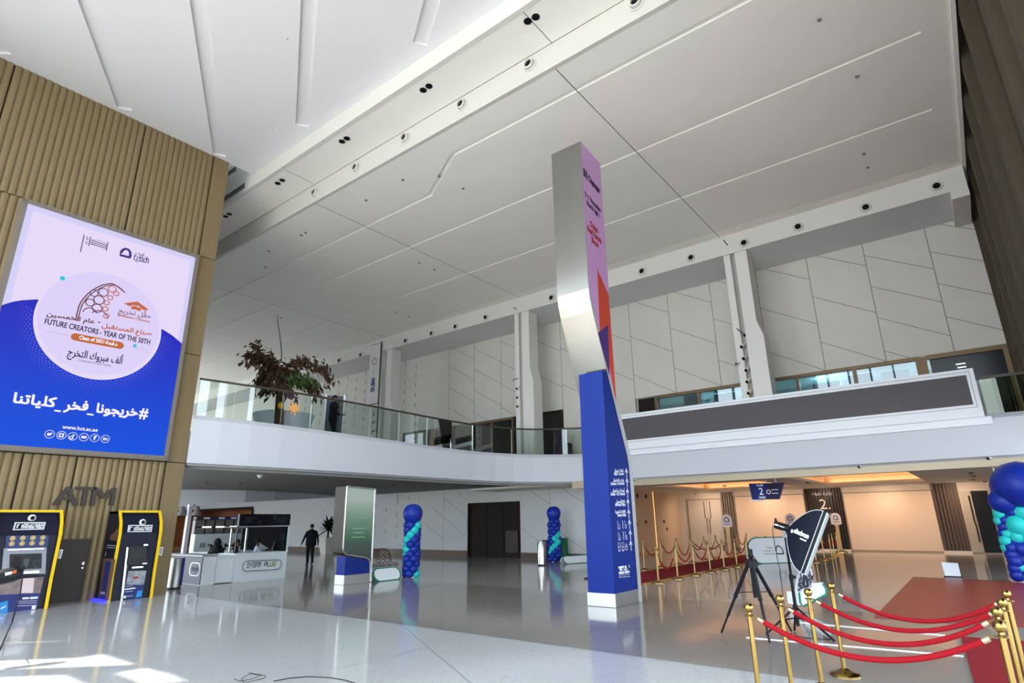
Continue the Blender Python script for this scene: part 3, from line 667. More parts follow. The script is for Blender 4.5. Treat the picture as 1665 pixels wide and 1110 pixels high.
text(dk_, ar('ألف مبروك التخرج'), q2(480, 745), q2(1095, 845), ZU, .2, bold=.008)
text(br, 'CONGRATULATIONS', q2(598, 810), q2(975, 878), ZU)
for (x0, y0, x1, y1, n_) in ((250, 475, 535, 530, 26), (1105, 640, 1390, 690, 22)):
    for k in range(n_): disc(br, q2(x0+(x1-x0)*k/n_, y0+(y1-y0)*k/n_), .007, YU, ZU, 4)
disc(cyn, q1(428, 640), .06, YU, ZU, 12); disc(cyn, q2(1245, 637), .05, YU, ZU, 12)
# hashtag, address and the six round icons
text(wh, ar('كلياتنا'), q3(118, 205), q3(525, 250), ZU, .24, bold=.022); text(wh, '_', q3(528, 268), q3(582, 275), ZU, .3, bold=.02); text(wh, ar('فخر'), q3(612, 270), q3(838, 282), ZU, .24, bold=.022)
text(wh, '_', q3(842, 302), q3(898, 310), ZU, .3, bold=.02); text(wh, ar('خريجونا'), q3(925, 300), q3(1320, 338), ZU, .24, bold=.022); text(wh, '#', q3(1338, 350), q3(1418, 360), ZU, .3, bold=.02)
text(wh, 'www.hct.ac.ae', q3(600, 455), q3(940, 487), ZU, bold=.006)
for i, (x, y) in enumerate(((480, 509), (594, 519), (704, 529), (811, 538), (915, 546), (1017, 555))):
    c = q3(x, y); ring(wh, c, .1, .011, YU, ZU, 26)
    if i == 0: wh.poly([c+YU*(a*.62)+ZU*(b_*.62) for a, b_ in ((-.09, -.03), (-.06, -.06), (0, -.065), (.05, -.03), (.075, .03), (.1, .06), (.05, .065), (.01, .04), (-.05, .05), (-.08, .02))])
    elif i == 1:
        for r_ in (.075, .06): pass
        strip(wh, [c+YU*(a*.62)+ZU*(b_*.62) for a, b_ in ((-.07, -.07), (.07, -.07), (.07, .07), (-.07, .07), (-.07, -.085))], .022, XU); ring(wh, c, .035, .018, YU, ZU, 14)
    elif i == 2: strip(wh, [c+YU*(a*.62)+ZU*(b_*.62) for a, b_ in ((.06, .055), (.03, .06), (.01, .09), (.01, -.04))], .025, XU); ring(wh, c+YU*-.025+ZU*-.04, .035, .022, YU, ZU, 14)
    elif i == 3: wh.poly([c+YU*(a*.62)+ZU*(b_*.62) for a, b_ in ((-.09, -.05), (.09, -.05), (.09, .05), (-.09, .05))])
    elif i == 4: text(wh, 'f', c+YU*-.03+ZU*-.055, c+YU*.03+ZU*-.055, ZU, .11, bold=.012)
    else: text(wh, 'in', c+YU*-.05+ZU*-.04, c+YU*.05+ZU*-.04, ZU, .085, bold=.01)
for mbx, nm, mt in ((dk_, 'lettering', E_DRK), (wh, 'lettering', E_WHT), (br, 'emblem', em('lit brown', '#71474f')), (orr, 'emblem', em('lit orange', '#c8694a')), (pp, 'emblem', em('lit violet', '#41307f')), (cyn, 'cursor_dot', em('lit cyan', '#2fc4e8'))): mbx.build(nm, mt, t, fix=False)

# ================================================================ CASH MACHINES
navy = M('navy machine shell', '#0b0e24', .45, spec=.3); yel = M('yellow trim', '#f2c811', .35); grey = M('machine grey', '#8f9298', .35, .2); blk = M('gloss black', '#0b0c10', .18); wht = M('white print', '#e8e9ec', .4)
PF = [(-17.86, 2.16), (-17.74, 2.0), (-17.65, 1.86), (-17.59, 1.6), (-17.60, 1.14), (-17.61, .6), (-17.57, .0)]
def fx(z, off):
    for (xa, za), (xb, zb) in zip(PF, PF[1:]):
        if zb <= z <= za: return off + xa+(xb-xa)*(za-z)/(za-zb)
    return off+PF[-1][0]
def atm(y0, y1, off, label, kind):
    t = thing('cash_machine', label, 'cash machine', (WX+.3, (y0+y1)/2, 0), 'yellow edged cash machines')
    P = [(x+off, z) for x, z in PF]
    b = MB()
    for ya, yb in ((y0, y0+.05), (y1-.05, y1)):
        b.prism([(WX+.03, ya, 0)]+[(x-.02, ya, z) for x, z in P[::-1]]+[(WX+.03, ya, P[0][1])], (0, yb-ya, 0))
    b.box((WX+.03, y0, 2.1), (P[0][0]-.02, y1, 2.16))
    b.build('body', navy, t)
    b = MB()
    F_ = [(x-.075, z) for x, z in P]
    for (xa, za), (xb, zb) in zip(F_, F_[1:]): b.quad((xa, y0+.05, za), (xb, y0+.05, zb), (xb, y1-.05, zb), (xa, y1-.05, za))
    b.box((WX+.05, y0+.05, 0), (-17.72+off, y1-.05, .03))
    b.build('front_panel', M('navy front panel', '#0c1029', .45, spec=.3), t, smooth=30)
    b = MB()
    for ya, yb in ((y0-.004, y0+.056), (y1-.056, y1+.004)):
        for (xa, za), (xb, zb) in zip(P, P[1:]):
            b.add([(xa-.03, ya, za), (xa+.012, ya, za), (xb+.012, ya, zb), (xb-.03, ya, zb), (xa-.03, yb, za), (xa+.012, yb, za), (xb+.012, yb, zb), (xb-.03, yb, zb)], [(0,1,2,3),(7,6,5,4),(0,4,5,1),(1,5,6,2),(2,6,7,3),(3,7,4,0)])
    b.box((P[0][0]-.03, y0, 2.125), (P[0][0]+.012, y1, 2.18))
    b.build('yellow_trim', yel, t)
    def at(px, py, d=.0):                              # a spot on this machine's front, found from its height
        x = -17.7+off
        for _ in range(6): p = on(px, py, 0, x); x = fx(p.z, off)-.075+d
        return on(px, py, 0, x)
    return t, at
def quadon(mb, at, pts, d): mb.poly([at(x, y, d) for x, y in pts])
t, at = atm(3.62, 4.88, .13, 'left cash machine, wide, with a grey console and round icons, beside the service door', 1)
k = 110/678; z1 = lambda x, y: (x*k, 820+y*k)
b = MB(); c = at(*z1(318, 135), .0); b.lathe([(.075, 0), (.08, .03), (.05, .06)], c, 18, axis=XU); b.build('camera_dome', wht, t, smooth=40)
b = MB(); b.ball(c+XU*.055, .045, 12, 8); b.build('camera_lens', blk, t, smooth=60)
def board(t, at, f, q, A, B, C, D):
    b = MB(); b.prism([at(*f(*p), .03) for p in q], (-.05, 0, 0)); t = b.build('sign_board', wht, t)
    b = MB(); quadon(b, at, [f(*p) for p in A], .035); b.build('sign_plate', navy, t, fix=False)
    b = MB(); text(b, ar('بنك الإمارات دبي الوطني'), at(*f(*B[0]), .04), at(*f(*B[1]), .04), ZU, .055, bold=.004); strip(b, [at(*f(*p), .04) for p in C], .03, XU); b.build('lettering', wht, t, fix=False)
    b = MB(); text(b, 'Emirates NBD', at(*f(*D[0]), .042), at(*f(*D[1]), .042), ZU, .075, bold=.006); b.build('lettering', wht, t, fix=False)
board(t, at, z1, ((130, 257), (440, 250), (460, 176), (152, 178)), ((145, 246), (428, 240), (447, 187), (163, 188)), ((222, 208), (440, 208)), ((170, 235), (178, 205), (195, 200)), ((210, 238), (425, 238)))
b = MB(); quadon(b, at, [z1(*p) for p in ((50, 440), (475, 430), (492, 306), (60, 312))], .03); b.build('icon_panel', M('blue grey panel', '#39436f', .35), t, fix=False)
b = MB(); bi = MB()
for x, y in ((128, 338), (230, 335), (331, 333), (430, 331), (118, 393), (221, 390), (322, 387), (420, 385)):
    p = at(*z1(x, y), .034); disc(b, p, .05, YU, ZU, 18); ring(bi, p+XU*.002, .03, .012, YU, ZU, 12)
b.build('round_icon', M('cream icon', '#e6c98a', .4), t, fix=False); bi.build('icon_mark', M('brown icon mark', '#6b5220', .5), t, fix=False)
b = MB(); pts = [at(*z1(*p), .05) for p in ((15, 690), (455, 695), (468, 430), (40, 440))]; b.prism(pts, (-.07, 0, 0)); b.build('console', grey, t)
b = MB(); quadon(b, at, [z1(*p) for p in ((92, 655), (415, 640), (420, 488), (98, 497))], .055); b.build('display', blk, t, fix=False)
b = MB(); bb = at(*z1(270, 680), .06); b.obox(bb, (.02, 0, 0), (0, .22, 0), (0, 0, .025)); bb = at(*z1(260, 447), .06); b.obox(bb, (.015, 0, 0), (0, .33, 0), (0, 0, .012)); b.build('tray', M('chrome', ''), t)
b = MB(); ring(b, at(*z1(365, 585), .06), .06, .008, YU, ZU, 20); ring(b, at(*z1(345, 585), .06), .04, .008, YU, ZU, 20); ring(b, at(*z1(165, 545), .06), .06, .008, YU, ZU, 20); b.obox(at(*z1(260, 585), .06), (.004, 0, 0), (0, .05, 0), (0, 0, .09)); b.obox(at(*z1(360, 625), .06), (.002, 0, 0), (0, .06, 0), (0, 0, .008)); b.build('display_mark', M('dim display mark', '#4b5a58', .4), t, fix=False)
photo = M('printed photo', '#b9a6a0', .35, noise=.9, nscale=5, col2='#2c2430')
b = MB(); quadon(b, at, [z1(*p) for p in ((-10, 905), (405, 885), (440, 722), (-10, 760))], .04); b.build('poster_photo', photo, t, fix=False)
b = MB(); quadon(b, at, [z1(*p) for p in ((200, 885), (330, 885), (345, 735), (235, 740))], .042); b.build('poster_shirt', M('print pink white', '#ddc9cc', .4), t, fix=False)
b = MB(); quadon(b, at, [z1(*p) for p in ((-10, 1090), (365, 1060), (405, 885), (-10, 905))], .04); b.build('poster_field', M('print royal blue', '#24306e', .35), t, fix=False)
b = MB(); quadon(b, at, [z1(*p) for p in ((0, 1085), (78, 1075), (78, 962), (0, 985))], .043); b.build('poster_card', M('print sky blue', '#2d8fd6', .35), t, fix=False)
b = MB(); strip(b, [at(*z1(225, 940), .044), at(*z1(290, 937), .044)], .04, XU); strip(b, [at(*z1(300, 937), .044), at(*z1(380, 932), .044)], .045, XU); quadon(b, at, [z1(*p) for p in ((315, 1050), (355, 1047), (362, 1010), (322, 1013))], .044); quadon(b, at, [z1(*p) for p in ((5, 1040), (60, 1010), (60, 1022), (5, 1052))], .046)
for y in (970, 990, 1015): strip(b, [at(*z1(170, y), .044), at(*z1(370, y-6), .044)], .008, XU)
b.build('lettering', wht, t, fix=False)
b = MB(); q = [at(*z1(*p), .03) for p in ((580, 538), (608, 543), (634, 452), (598, 450))]; b.prism(q, (-.02, 0, 0)); b.build('label_plate', wht, t)
b = MB(); b.poly([p+XU*.004 for p in [at(*z1(*p), .03) for p in ((587, 528), (604, 532), (624, 463), (602, 462))]]); b.build('label_face', grey, t, fix=False)
t, at = atm(6.14, 7.16, .0, 'right cash machine, narrower, with a dark recessed screen, near the wall corner', 2)
k2 = 150/979; z2 = lambda x, y: (150+x*k2, 820+y*k2)
b = MB(); c = at(*z2(530, 187), .0); b.lathe([(.075, 0), (.08, .03), (.05, .06)], c, 18, axis=XU); b.build('camera_dome', wht, t, smooth=40)
b = MB(); b.ball(c+XU*.055, .045, 12, 8); b.build('camera_lens', blk, t, smooth=60)
board(t, at, z2, ((375, 293), (630, 290), (642, 215), (388, 217)), ((387, 284), (620, 280), (631, 225), (398, 226)), ((442, 248), (630, 248)), ((395, 275), (405, 240), (425, 238)), ((438, 277), (622, 274)))
b = MB(); quadon(b, at, [z2(*p) for p in ((300, 1030), (325, 1010), (380, 640), (385, 455), (365, 450))], .03); b.build('steel_edge', M('brushed steel', ''), t, fix=False)
b = MB(); q = [at(*z2(*p), .06) for p in ((385, 600), (580, 620), (575, 440), (395, 445))]; b.prism(q, (-.1, 0, 0)); q = [at(*z2(*p), .1) for p in ((380, 640), (590, 640), (590, 575), (385, 580))]; b.prism(q, (-.14, 0, 0)); b.build('console', blk, t)
b = MB(); quadon(b, at, [z2(*p) for p in ((415, 565), (555, 560), (548, 478), (420, 480))], .065); b.build('display', M('dim display', '#2f2d30', .3), t, fix=False)
b = MB(); b.obox(at(*z2(566, 428), .06), (.02, 0, 0), (0, .05, 0), (0, 0, .018)); b.obox(at(*z2(556, 625), .11), (.01, 0, 0), (0, .05, 0), (0, 0, .012)); b.obox(at(*z2(480, 665), .06), (.01, 0, 0), (0, .13, 0), (0, 0, .018)); b.build('tray', M('chrome', ''), t)
b = MB(); quadon(b, at, [z2(*p) for p in ((355, 850), (550, 850), (575, 700), (385, 705))], .04); b.build('poster_photo', M('printed collage', '#c9ced2', .35, noise=.8, nscale=9, col2='#203a48'), t, fix=False)
b = MB(); quadon(b, at, [z2(*p) for p in ((430, 790), (485, 785), (490, 730), (440, 730))], .043); b.build('poster_shirt', M('print red', '#b0392e', .4), t, fix=False)
b = MB(); quadon(b, at, [z2(*p) for p in ((320, 1005), (525, 995), (550, 850), (355, 850))], .04); b.build('poster_field', MATS['print royal blue'], t, fix=False)
b = MB(); quadon(b, at, [z2(*p) for p in ((460, 985), (520, 975), (535, 910), (480, 915))], .043); b.build('poster_card', MATS['print sky blue'], t, fix=False)
b = MB(); strip(b, [at(*z2(345, 900), .044), at(*z2(460, 885), .044)], .03, XU); quadon(b, at, [z2(*p) for p in ((328, 995), (355, 993), (360, 967), (333, 968))], .044)
for y in (870, 925, 975): strip(b, [at(*z2(348, y), .044), at(*z2(430, y-8), .044)], .008, XU)
b.build('lettering', wht, t, fix=False)
sy = 6.135
sq = lambda x, y: on(150+x*k2, 820+y*k2, 1, sy)
b = MB(); b.poly([sq(*p) for p in ((60, 1010), (170, 1020), (245, 580), (118, 570))]); b.build('side_poster', M('printed bronze scene', '#8f6a55', .35, noise=.6, nscale=4, col2='#3b2b33'), t, fix=False)
b = MB(); b.poly([sq(*p)+YU*-.004 for p in ((85, 1000), (135, 1005), (200, 600), (145, 600))]); b.build('side_phone', MATS['print royal blue'], t, fix=False)
b = MB(); strip(b, [sq(158, 432)+YU*-.004, sq(248, 437)+YU*-.004], .02, YU); strip(b, [sq(155, 455)+YU*-.004, sq(240, 460)+YU*-.004], .02, YU); strip(b, [sq(88, 935)+YU*-.006, sq(138, 942)+YU*-.006], .06, YU); strip(b, [sq(150, 500)+YU*-.006, sq(140, 545)+YU*-.006], .05, YU); b.build('lettering', M('print grey', '#9aa0b0', .4), t, fix=False)
b = MB(); b.poly([sq(*p)+YU*-.004 for p in ((180, 370), (260, 385), (280, 250), (255, 265), (240, 300), (205, 310))]); b.build('side_picture', M('print faded bronze', '#6a4a42', .4, noise=.6, nscale=9), t, fix=False)
b = MB(); b.box((WX+.06, 6.06, .0), (-17.6, 6.135, .035)); b.build('base_light', M('blue base light', '#1018ff', .4, emit='#2a2cff', es=2.2), t)
b = MB(); q = [at(*z2(*p), .03) for p in ((708, 535), (736, 542), (757, 453), (722, 450))]; b.prism(q, (-.02, 0, 0)); b.build('label_plate', wht, t)
b = MB(); b.poly([at(*z2(*p), .034) for p in ((716, 526), (731, 530), (748, 463), (727, 461))]); b.build('label_face', grey, t, fix=False)
# ATM letters
t = thing('wall_sign', 'large dark grey letters ATM fixed to the ribbed wall', 'sign', (WX+.02, 5.48, 2.31)); gm = M('charcoal letter', '#4b453f', .5)
for ch, a, c in (('A', 4.82, 5.34), ('T', 5.25, 5.68), ('M', 5.64, 6.16)):
    b = MB(); text(b, ch, (WX+.04, a, 2.31), (WX+.04, c, 2.31), ZU, .46, bold=.02, thick=.05); b.build('letter', gm, t, fix=False)
# waste bin by the corner
def bin_(nm, lab, p, r, h, mats, rx):
    t = thing(nm, lab, 'bin', (p[0], p[1], 0))
    b = MB(); b.lathe([(r*.95, 0), (r*.95, .05)], (p[0], p[1], 0), 24); b.build('base', M('black plastic', '#15151a', .5), t, smooth=40)
    b = MB(); b.lathe([(r, .05), (r, h-.02), (r*.96, h), (r*.7, h), (r*.68, h-.05)], (p[0], p[1], 0), 28); b.build('drum', mats[0], t, smooth=40)
    if mats[1]:
        b = MB(); n = 8
        a0, a1 = rx
        for k in range(n):
            t0, t1 = a0+(a1-a0)*k/n, a0+(a1-a0)*(k+1)/n; R = r+.006
            b.quad((p[0]+R*math.cos(t0), p[1]+R*math.sin(t0), .1), (p[0]+R*math.cos(t1), p[1]+R*math.sin(t1), .1), (p[0]+R*math.cos(t1), p[1]+R*math.sin(t1), h-.03), (p[0]+R*math.cos(t0), p[1]+R*math.sin(t0), h-.03))
        b.build('band', mats[1], t, smooth=40, fix=False)
    return t
p = fl(282, 957); bin_('waste_bin', 'round steel waste bin with a blue band, just past the ribbed wall corner', p, .2, .86, (M('dull steel', '#8f8f8c', .38, metal=1.0), M('bin blue', '#1d2f86', .35)), (.35, 1.45))
# vents on the bright step beside the ceiling corner
vm = M('vent slots', '#4a4844', .6)
for i, q in enumerate((((368, 322), (400, 301)), ((371, 285), (386, 272)))):
    a, c = on(q[0][0], q[0][1], 1, YA-.01), on(q[1][0], q[1][1], 1, YA-.01)
    t = thing('air_vent', ('lower dark slotted air vent in the pale ceiling step beside the ribbed wall', 'upper dark slotted air vent tucked behind the ceiling corner')[i], 'vent', ((a.x+c.x)/2, YA, a.z), 'air vents by the ribbed wall')
    z_ = (a.z+c.z)/2; x0, x1 = a.x-.8, c.x
    MB().box((x0, YA-.03, z_-.13), (x1, YA, z_+.13)).build('frame', c_white, t)
    b = MB()
    for j in range(4): b.box((x0+.05, YA-.04, z_-.1+.055*j), (x1-.05, YA-.03, z_-.065+.055*j))
    b.build('slots', vm, t)
# ================================================================ WAYFINDING PYLON
X1, X0 = -6.48, -7.38; XB = -7.13
t = thing('wayfinding_pylon', 'tall bent steel pylon with blue direction panel below and pink poster above', 'sign', (-6.85, 12.2, 0))
SP = [(11.35, 11.15), (11.35, 7.05), (11.38, 6.8), (11.47, 6.5), (12.58, 3.55), (12.72, 3.2), (12.77, 2.95), (12.78, 0)]
bk_ = []
for i, (y, z) in enumerate(SP):
    a = Vector(SP[max(i-1, 0)]); c = Vector(SP[min(i+1, len(SP)-1)]); tt = (c-a).normalized(); bk_.append((y-tt.y*.17 if True else y, z+tt.x*.17))
prof = SP + bk_[::-1]
b = MB(); N = len(SP)
P0 = [Vector((X0, y, z)) for y, z in prof]; P1 = [Vector((X1, y, z)) for y, z in prof]
n = len(prof)
for i in range(n): b.quad(P0[i], P0[(i+1) % n], P1[(i+1) % n], P1[i])
for i in range(N-1):
    for P in (P0, P1): b.quad(P[i], P[i+1], P[n-2-i], P[n-1-i], 1)
m_sp = M('pylon steel', '#9a9791', .18, metal=1.0, noise=.05, nscale=2, stretch=(1, 1, .3))
b.build('steel_spine', [m_sp, M('satin steel edge', '#bfc2c1', .45, .35)], t, smooth=30)
bl = M('pylon blue', '#102c80', .5, spec=.2); blg = M('pylon side blue', '#1f3290', .45)
pts = [(XB, 11.72, .27), (XB, 11.78, 5.1), (XB, 11.93, 5.1)] + [(XB, y+.005-.02, z) for y, z in SP[4:7]] + [(XB, 12.76, .27)]
pts = [(XB, 11.72, .27), (XB, 11.78, 5.1), (XB, 11.99, 5.1), (XB, 12.57, 3.55), (XB, 12.71, 3.2), (XB, 12.76, 2.95), (XB, 12.77, .27)]
MB().prism(pts, (X1-.01-XB, 0, 0)).build('blue_panel', bl, t)
MB().box((XB-.02, 11.69, 0), (X1+.01, 12.775, .27)).build('plinth', M('pale steel plinth', '#c9cac8', .3, .85), t, bevel=.01)
pk = [(11.4, 11.1), (12.35, 11.03), (12.35, 4.55)]
rear = [(y, z) for y, z in bk_]
low = [(12.35, 4.6)] + [(11.62, 6.57), (11.53, 6.85), (11.52, 7.05)]
pts = [(X0+.03, y, z) for y, z in [(11.52, 11.1), (12.35, 11.02), (12.35, 4.62), (11.64, 6.52), (11.54, 6.82)]]
MB().prism(pts, (X1+.004-X0-.03, 0, 0)).build('pink_panel', M('poster pink', '#cf9fd2', .5), t)
XP = X1+.004
def pz(x, y): return on(x, y, 0, XP+.004)
kz = .3606
q = lambda x, y: pz(860+x*kz, 220+y*kz)
ye = lambda p: Vector((p.x, max(11.37, min(12.345, p.y)), p.z))
# poster skin over the spine's side so the pink runs to the front edge
b = MB(); b.poly([(XP+.001, 11.37, 11.13), (XP+.001, 12.35, 11.02), (XP+.001, 12.35, 4.42), (XP+.001, 11.5, 6.72), (XP+.001, 11.4, 6.95), (XP+.001, 11.37, 7.1)]); b.build('poster', MATS['poster pink'], t, fix=False)
b = MB(); b.poly([ye(q(*p)) for p in ((308, 600), (360, 722))] + [(XP+.004, 12.345, 4.45), (XP+.004, 12.27, 4.63)] + [ye(q(*p)) for p in ((356, 1000), (320, 890))]); b.build('red_shape', M('poster red', '#cd4a34', .5), t, fix=False)
b = MB(); b.poly([p+XU*.002 for p in [ye(q(*p)) for p in ((312, 890), (357, 853), (364, 1085), (352, 1040), (318, 915))]]); b.build('purple_shape', M('poster purple', '#4c3173', .5), t, fix=False)
dp = M('poster dark ink', '#2e2038', .5); rd = M('poster red ink', '#b03a3c', .5)
kz2 = 70/457; q = lambda x, y: pz(930+x*kz2, 250+y*kz2)
b = MB()
b.poly([q(*p) for p in ((118, 145), (138, 165), (146, 245), (124, 238))]); b.poly([q(*p) for p in ((144, 178), (160, 190), (164, 275), (150, 270))])
text(b, 'Cityscape', q(172, 285), q(292, 420), ZU, .19, bold=.02)
text(b, '9-11 November', q(138, 450), q(308, 630), ZU, .15, bold=.012); text(b, 'North Hall 1', q(158, 540), q(292, 685), ZU, .15, bold=.012)
b.build('lettering', dp, t, fix=False)
b = MB(); text(b, 'Dubai', q(195, 772), q(272, 845), ZU, .17, bold=.016); text(b, 'Real Estate', q(165, 815), q(313, 960), ZU, .17, bold=.016); text(b, 'Show', q(208, 935), q(282, 1005), ZU, .17, bold=.016); b.poly([q(*p) for p in ((146, 158), (154, 166), (156, 184), (148, 178))]); b.build('lettering', rd, t, fix=False)
# white directions on the blue side
XD = X1-.01+.004
kd = 60/303; q = lambda x, y: on(980+x*kd, 740+y*kd, 0, XD)
b = MB(); ba = MB()
rows = [('قاعة 1 شمال', 'Hall 1 North', 95, 140, 165, 172, 95), ('غرف 1-8 شمال', 'Rooms 1-8 North', 85, 218, 245, 177, 68), ('أجنحة 1 و 2 شمال', 'Suites 1 & 2 North', 80, 303, 330, 182, 66), ('بلازا الوصول', 'Arrivals Plaza', 110, 392, 418, 186, 102), ('القاعات الجنوبية', 'South Halls', 102, 475, 503, 190, 122)]
for a_, e_, xa, ya, yb, xr, xe in rows:
    text(b, ar(a_), q(xa, ya), q(xr-4, ya-3), ZU, .062, bold=.007); text(b, e_, q(xe, yb), q(xr, yb-3), ZU, .062, bold=.006)
for x, y in ((195, 145), (200, 225), (204, 310), (208, 395), (215, 480), (221, 567), (227, 652), (232, 740)):
    c = q(x, y); strip(ba, [c-ZU*.11, c+ZU*.09], .026, XU); strip(ba, [c+ZU*.01-YU*.065, c+ZU*.1, c+ZU*.01+YU*.065], .028, XU)
def icon(x, y, kind):
    c = q(x, y); w = .045; h = .085
    if kind == 'd': strip(ba, [c+YU*s*w+ZU*z_*h for s, z_ in ((-1, -1), (-1, 1), (1, -.3), (1, -1), (-1, -1))], .012, XU); strip(ba, [c-ZU*h*.4-YU*w*.2, c-ZU*h], .012, XU)
    elif kind == 'w': ring(ba, c+YU*.015-ZU*.035, .04, .013, YU, ZU, 14); strip(ba, [c+ZU*.05-YU*.02, c-YU*.015, c+YU*.035-ZU*.005], .014, XU); disc(ba, c+ZU*.07-YU*.02, .015, YU, ZU, 8)
    elif kind == 'p': disc(ba, c+ZU*.07, .016, YU, ZU, 8); strip(ba, [c+ZU*.05, c-ZU*.09], .02, XU)
    elif kind == 'b': strip(ba, [c+YU*s*w+ZU*z_*h for s, z_ in ((-1, -.8), (-1, 1), (1, 1), (1, -.8), (-1, -.8))], .012, XU); strip(ba, [c-YU*w, c+YU*w], .012, XU); disc(ba, c-YU*.025-ZU*.085, .013, YU, ZU, 8); disc(ba, c+YU*.025-ZU*.085, .013, YU, ZU, 8)
    else: strip(ba, [c+YU*s*w+ZU*z_*h for s, z_ in ((-1, -.8), (-1, .1), (-.5, .6), (.5, .6), (1, .1), (1, -.8), (-1, -.8))], .012, XU); strip(ba, [c-YU*w, c+YU*w], .012, XU)
for x, y, kd_ in ((132, 570, 'd'), (165, 568, 'p'), (186, 570, 'w'), (137, 660, 'd'), (170, 658, 'p'), (190, 660, 'w'), (136, 752, 'b'), (166, 750, 'b'), (194, 748, 'c')): icon(x, y, kd_)
# emblem at the foot
o_ = lambda x, y: q(x, y)
for pts in ([(130, 922), (172, 915), (172, 962), (132, 965)], [(140, 940), (160, 938)], [(180, 916), (215, 912)], [(180, 938), (200, 936)], [(180, 960), (220, 955)], [(220, 910), (196, 914)], [(197, 912), (200, 958)]): strip(ba, [o_(*p) for p in pts], .045, XU)
text(b, ar('مركز دبي التجاري'), q(135, 985), q(222, 977), ZU, .03); text(b, 'dubai exhibition centre', q(134, 1005), q(224, 998), ZU, .03)
b.build('lettering', M('sign white', '#e9edf5', .5), t, fix=False); ba.build('pictogram', MATS['sign white'], t, fix=False)

# ================================================================ SMALL TOTEM WITH A SCREEN
t = thing('screen_totem', 'free-standing steel totem with a greenish screen over a blue panel, beside the booth', 'totem', (-15.9, 12.15, 0))
TX0, TX1 = -16.2, -15.62
oy = 11.62
outer = [(11.55, 2.9), (12.72, 2.86), (12.74, .0), (11.72, 0.0), (11.72, .8), (11.6, .9), (11.55, 1.02)]
b = MB(); b.prism([(TX0, 11.58, 2.88), (TX0, 12.7, 2.84), (TX0, 12.7, .62), (TX0, 12.5, .72), (TX0, 11.75, .84), (TX0, 11.62, .92), (TX0, 11.58, 1.05)], (TX1-.03-TX0, 0, 0)); b.build('housing', M('totem steel', '#55524d', .55, .4, bump=.03, nscale=20, stretch=(3, 3, .1)), t, smooth=30)
fr_ = [(11.6, 2.87), (11.6, 1.05), (11.63, .95), (11.72, .87), (12.5, .73), (12.64, .66), (12.7, .55), (12.72, .02)]
b = MB(); b.tube([(TX1-.02, y, z) for y, z in fr_], .03, 6); b.tube([(TX1-.02, 11.6, 2.87), (TX1-.02, 12.71, 2.83), (TX1-.02, 12.72, .5)], .03, 6); b.build('frame', M('pale satin frame', '#c4c3c0', .3, .9), t, smooth=40)
sm_ = bpy.data.materials.new('totem screen'); sm_.use_nodes = True; MATS['totem screen'] = sm_
nt = sm_.node_tree; bs = nt.nodes['Principled BSDF']; bs.inputs['Roughness'].default_value = .12; bs.inputs['Base Color'].default_value = lin('#1c2a24')
tc = nt.nodes.new('ShaderNodeTexCoord'); se = nt.nodes.new('ShaderNodeSeparateXYZ'); nt.links.new(tc.outputs['Object'], se.inputs[0]); rp = nt.nodes.new('ShaderNodeMapRange'); rp.inputs[1].default_value = .8; rp.inputs[2].default_value = 2.8; nt.links.new(se.outputs[2], rp.inputs[0])
cr = nt.nodes.new('ShaderNodeValToRGB'); e = cr.color_ramp.elements; e[0].color = lin('#2c3838'); e[1].color = lin('#88958f')
for p_, c_ in ((.2, '#384644'), (.22, '#2f4f3e'), (.55, '#5d7768'), (.85, '#8b9992')): x_ = e.new(p_); x_.color = lin(c_)
nt.links.new(rp.outputs[0], cr.inputs[0]); nt.links.new(cr.outputs[0], bs.inputs['Emission Color']); bs.inputs['Emission Strength'].default_value = .9
b = MB(); b.poly([(TX1-.022, y, z) for y, z in [(11.63, 2.84), (12.69, 2.8), (12.69, .72), (12.5, .78), (11.72, .92), (11.63, 1.05)]]); b.build('screen', sm_, t, fix=False)
b = MB(); strip(b, [(TX1-.015, 11.78, 1.95), (TX1-.015, 12.48, 1.93)], .03, XU)
for i, (ya_, yb_) in enumerate(((11.87, 12.42), (11.93, 12.36), (11.9, 12.38))): strip(b, [(TX1-.015, ya_, 1.62-.13*i), (TX1-.015, yb_, 1.61-.13*i)], .035, XU)
b.build('lettering', M('faint screen text', '#101810', .4, emit='#7f9a8c', es=.62), t, fix=False)
MB().prism([(-16.1, 11.74, .27), (-16.1, 11.74, .8), (-16.1, 12.5, .69), (-16.1, 12.66, .58), (-16.1, 12.68, .27)], (TX1-.06+16.1, 0, 0)).build('blue_panel', M('totem blue', '#142c80', .45), t)
MB().box((-16.1, 11.7, 0), (TX1-.02, 12.7, .27)).build('plinth', M('pale steel plinth', ''), t, bevel=.008)

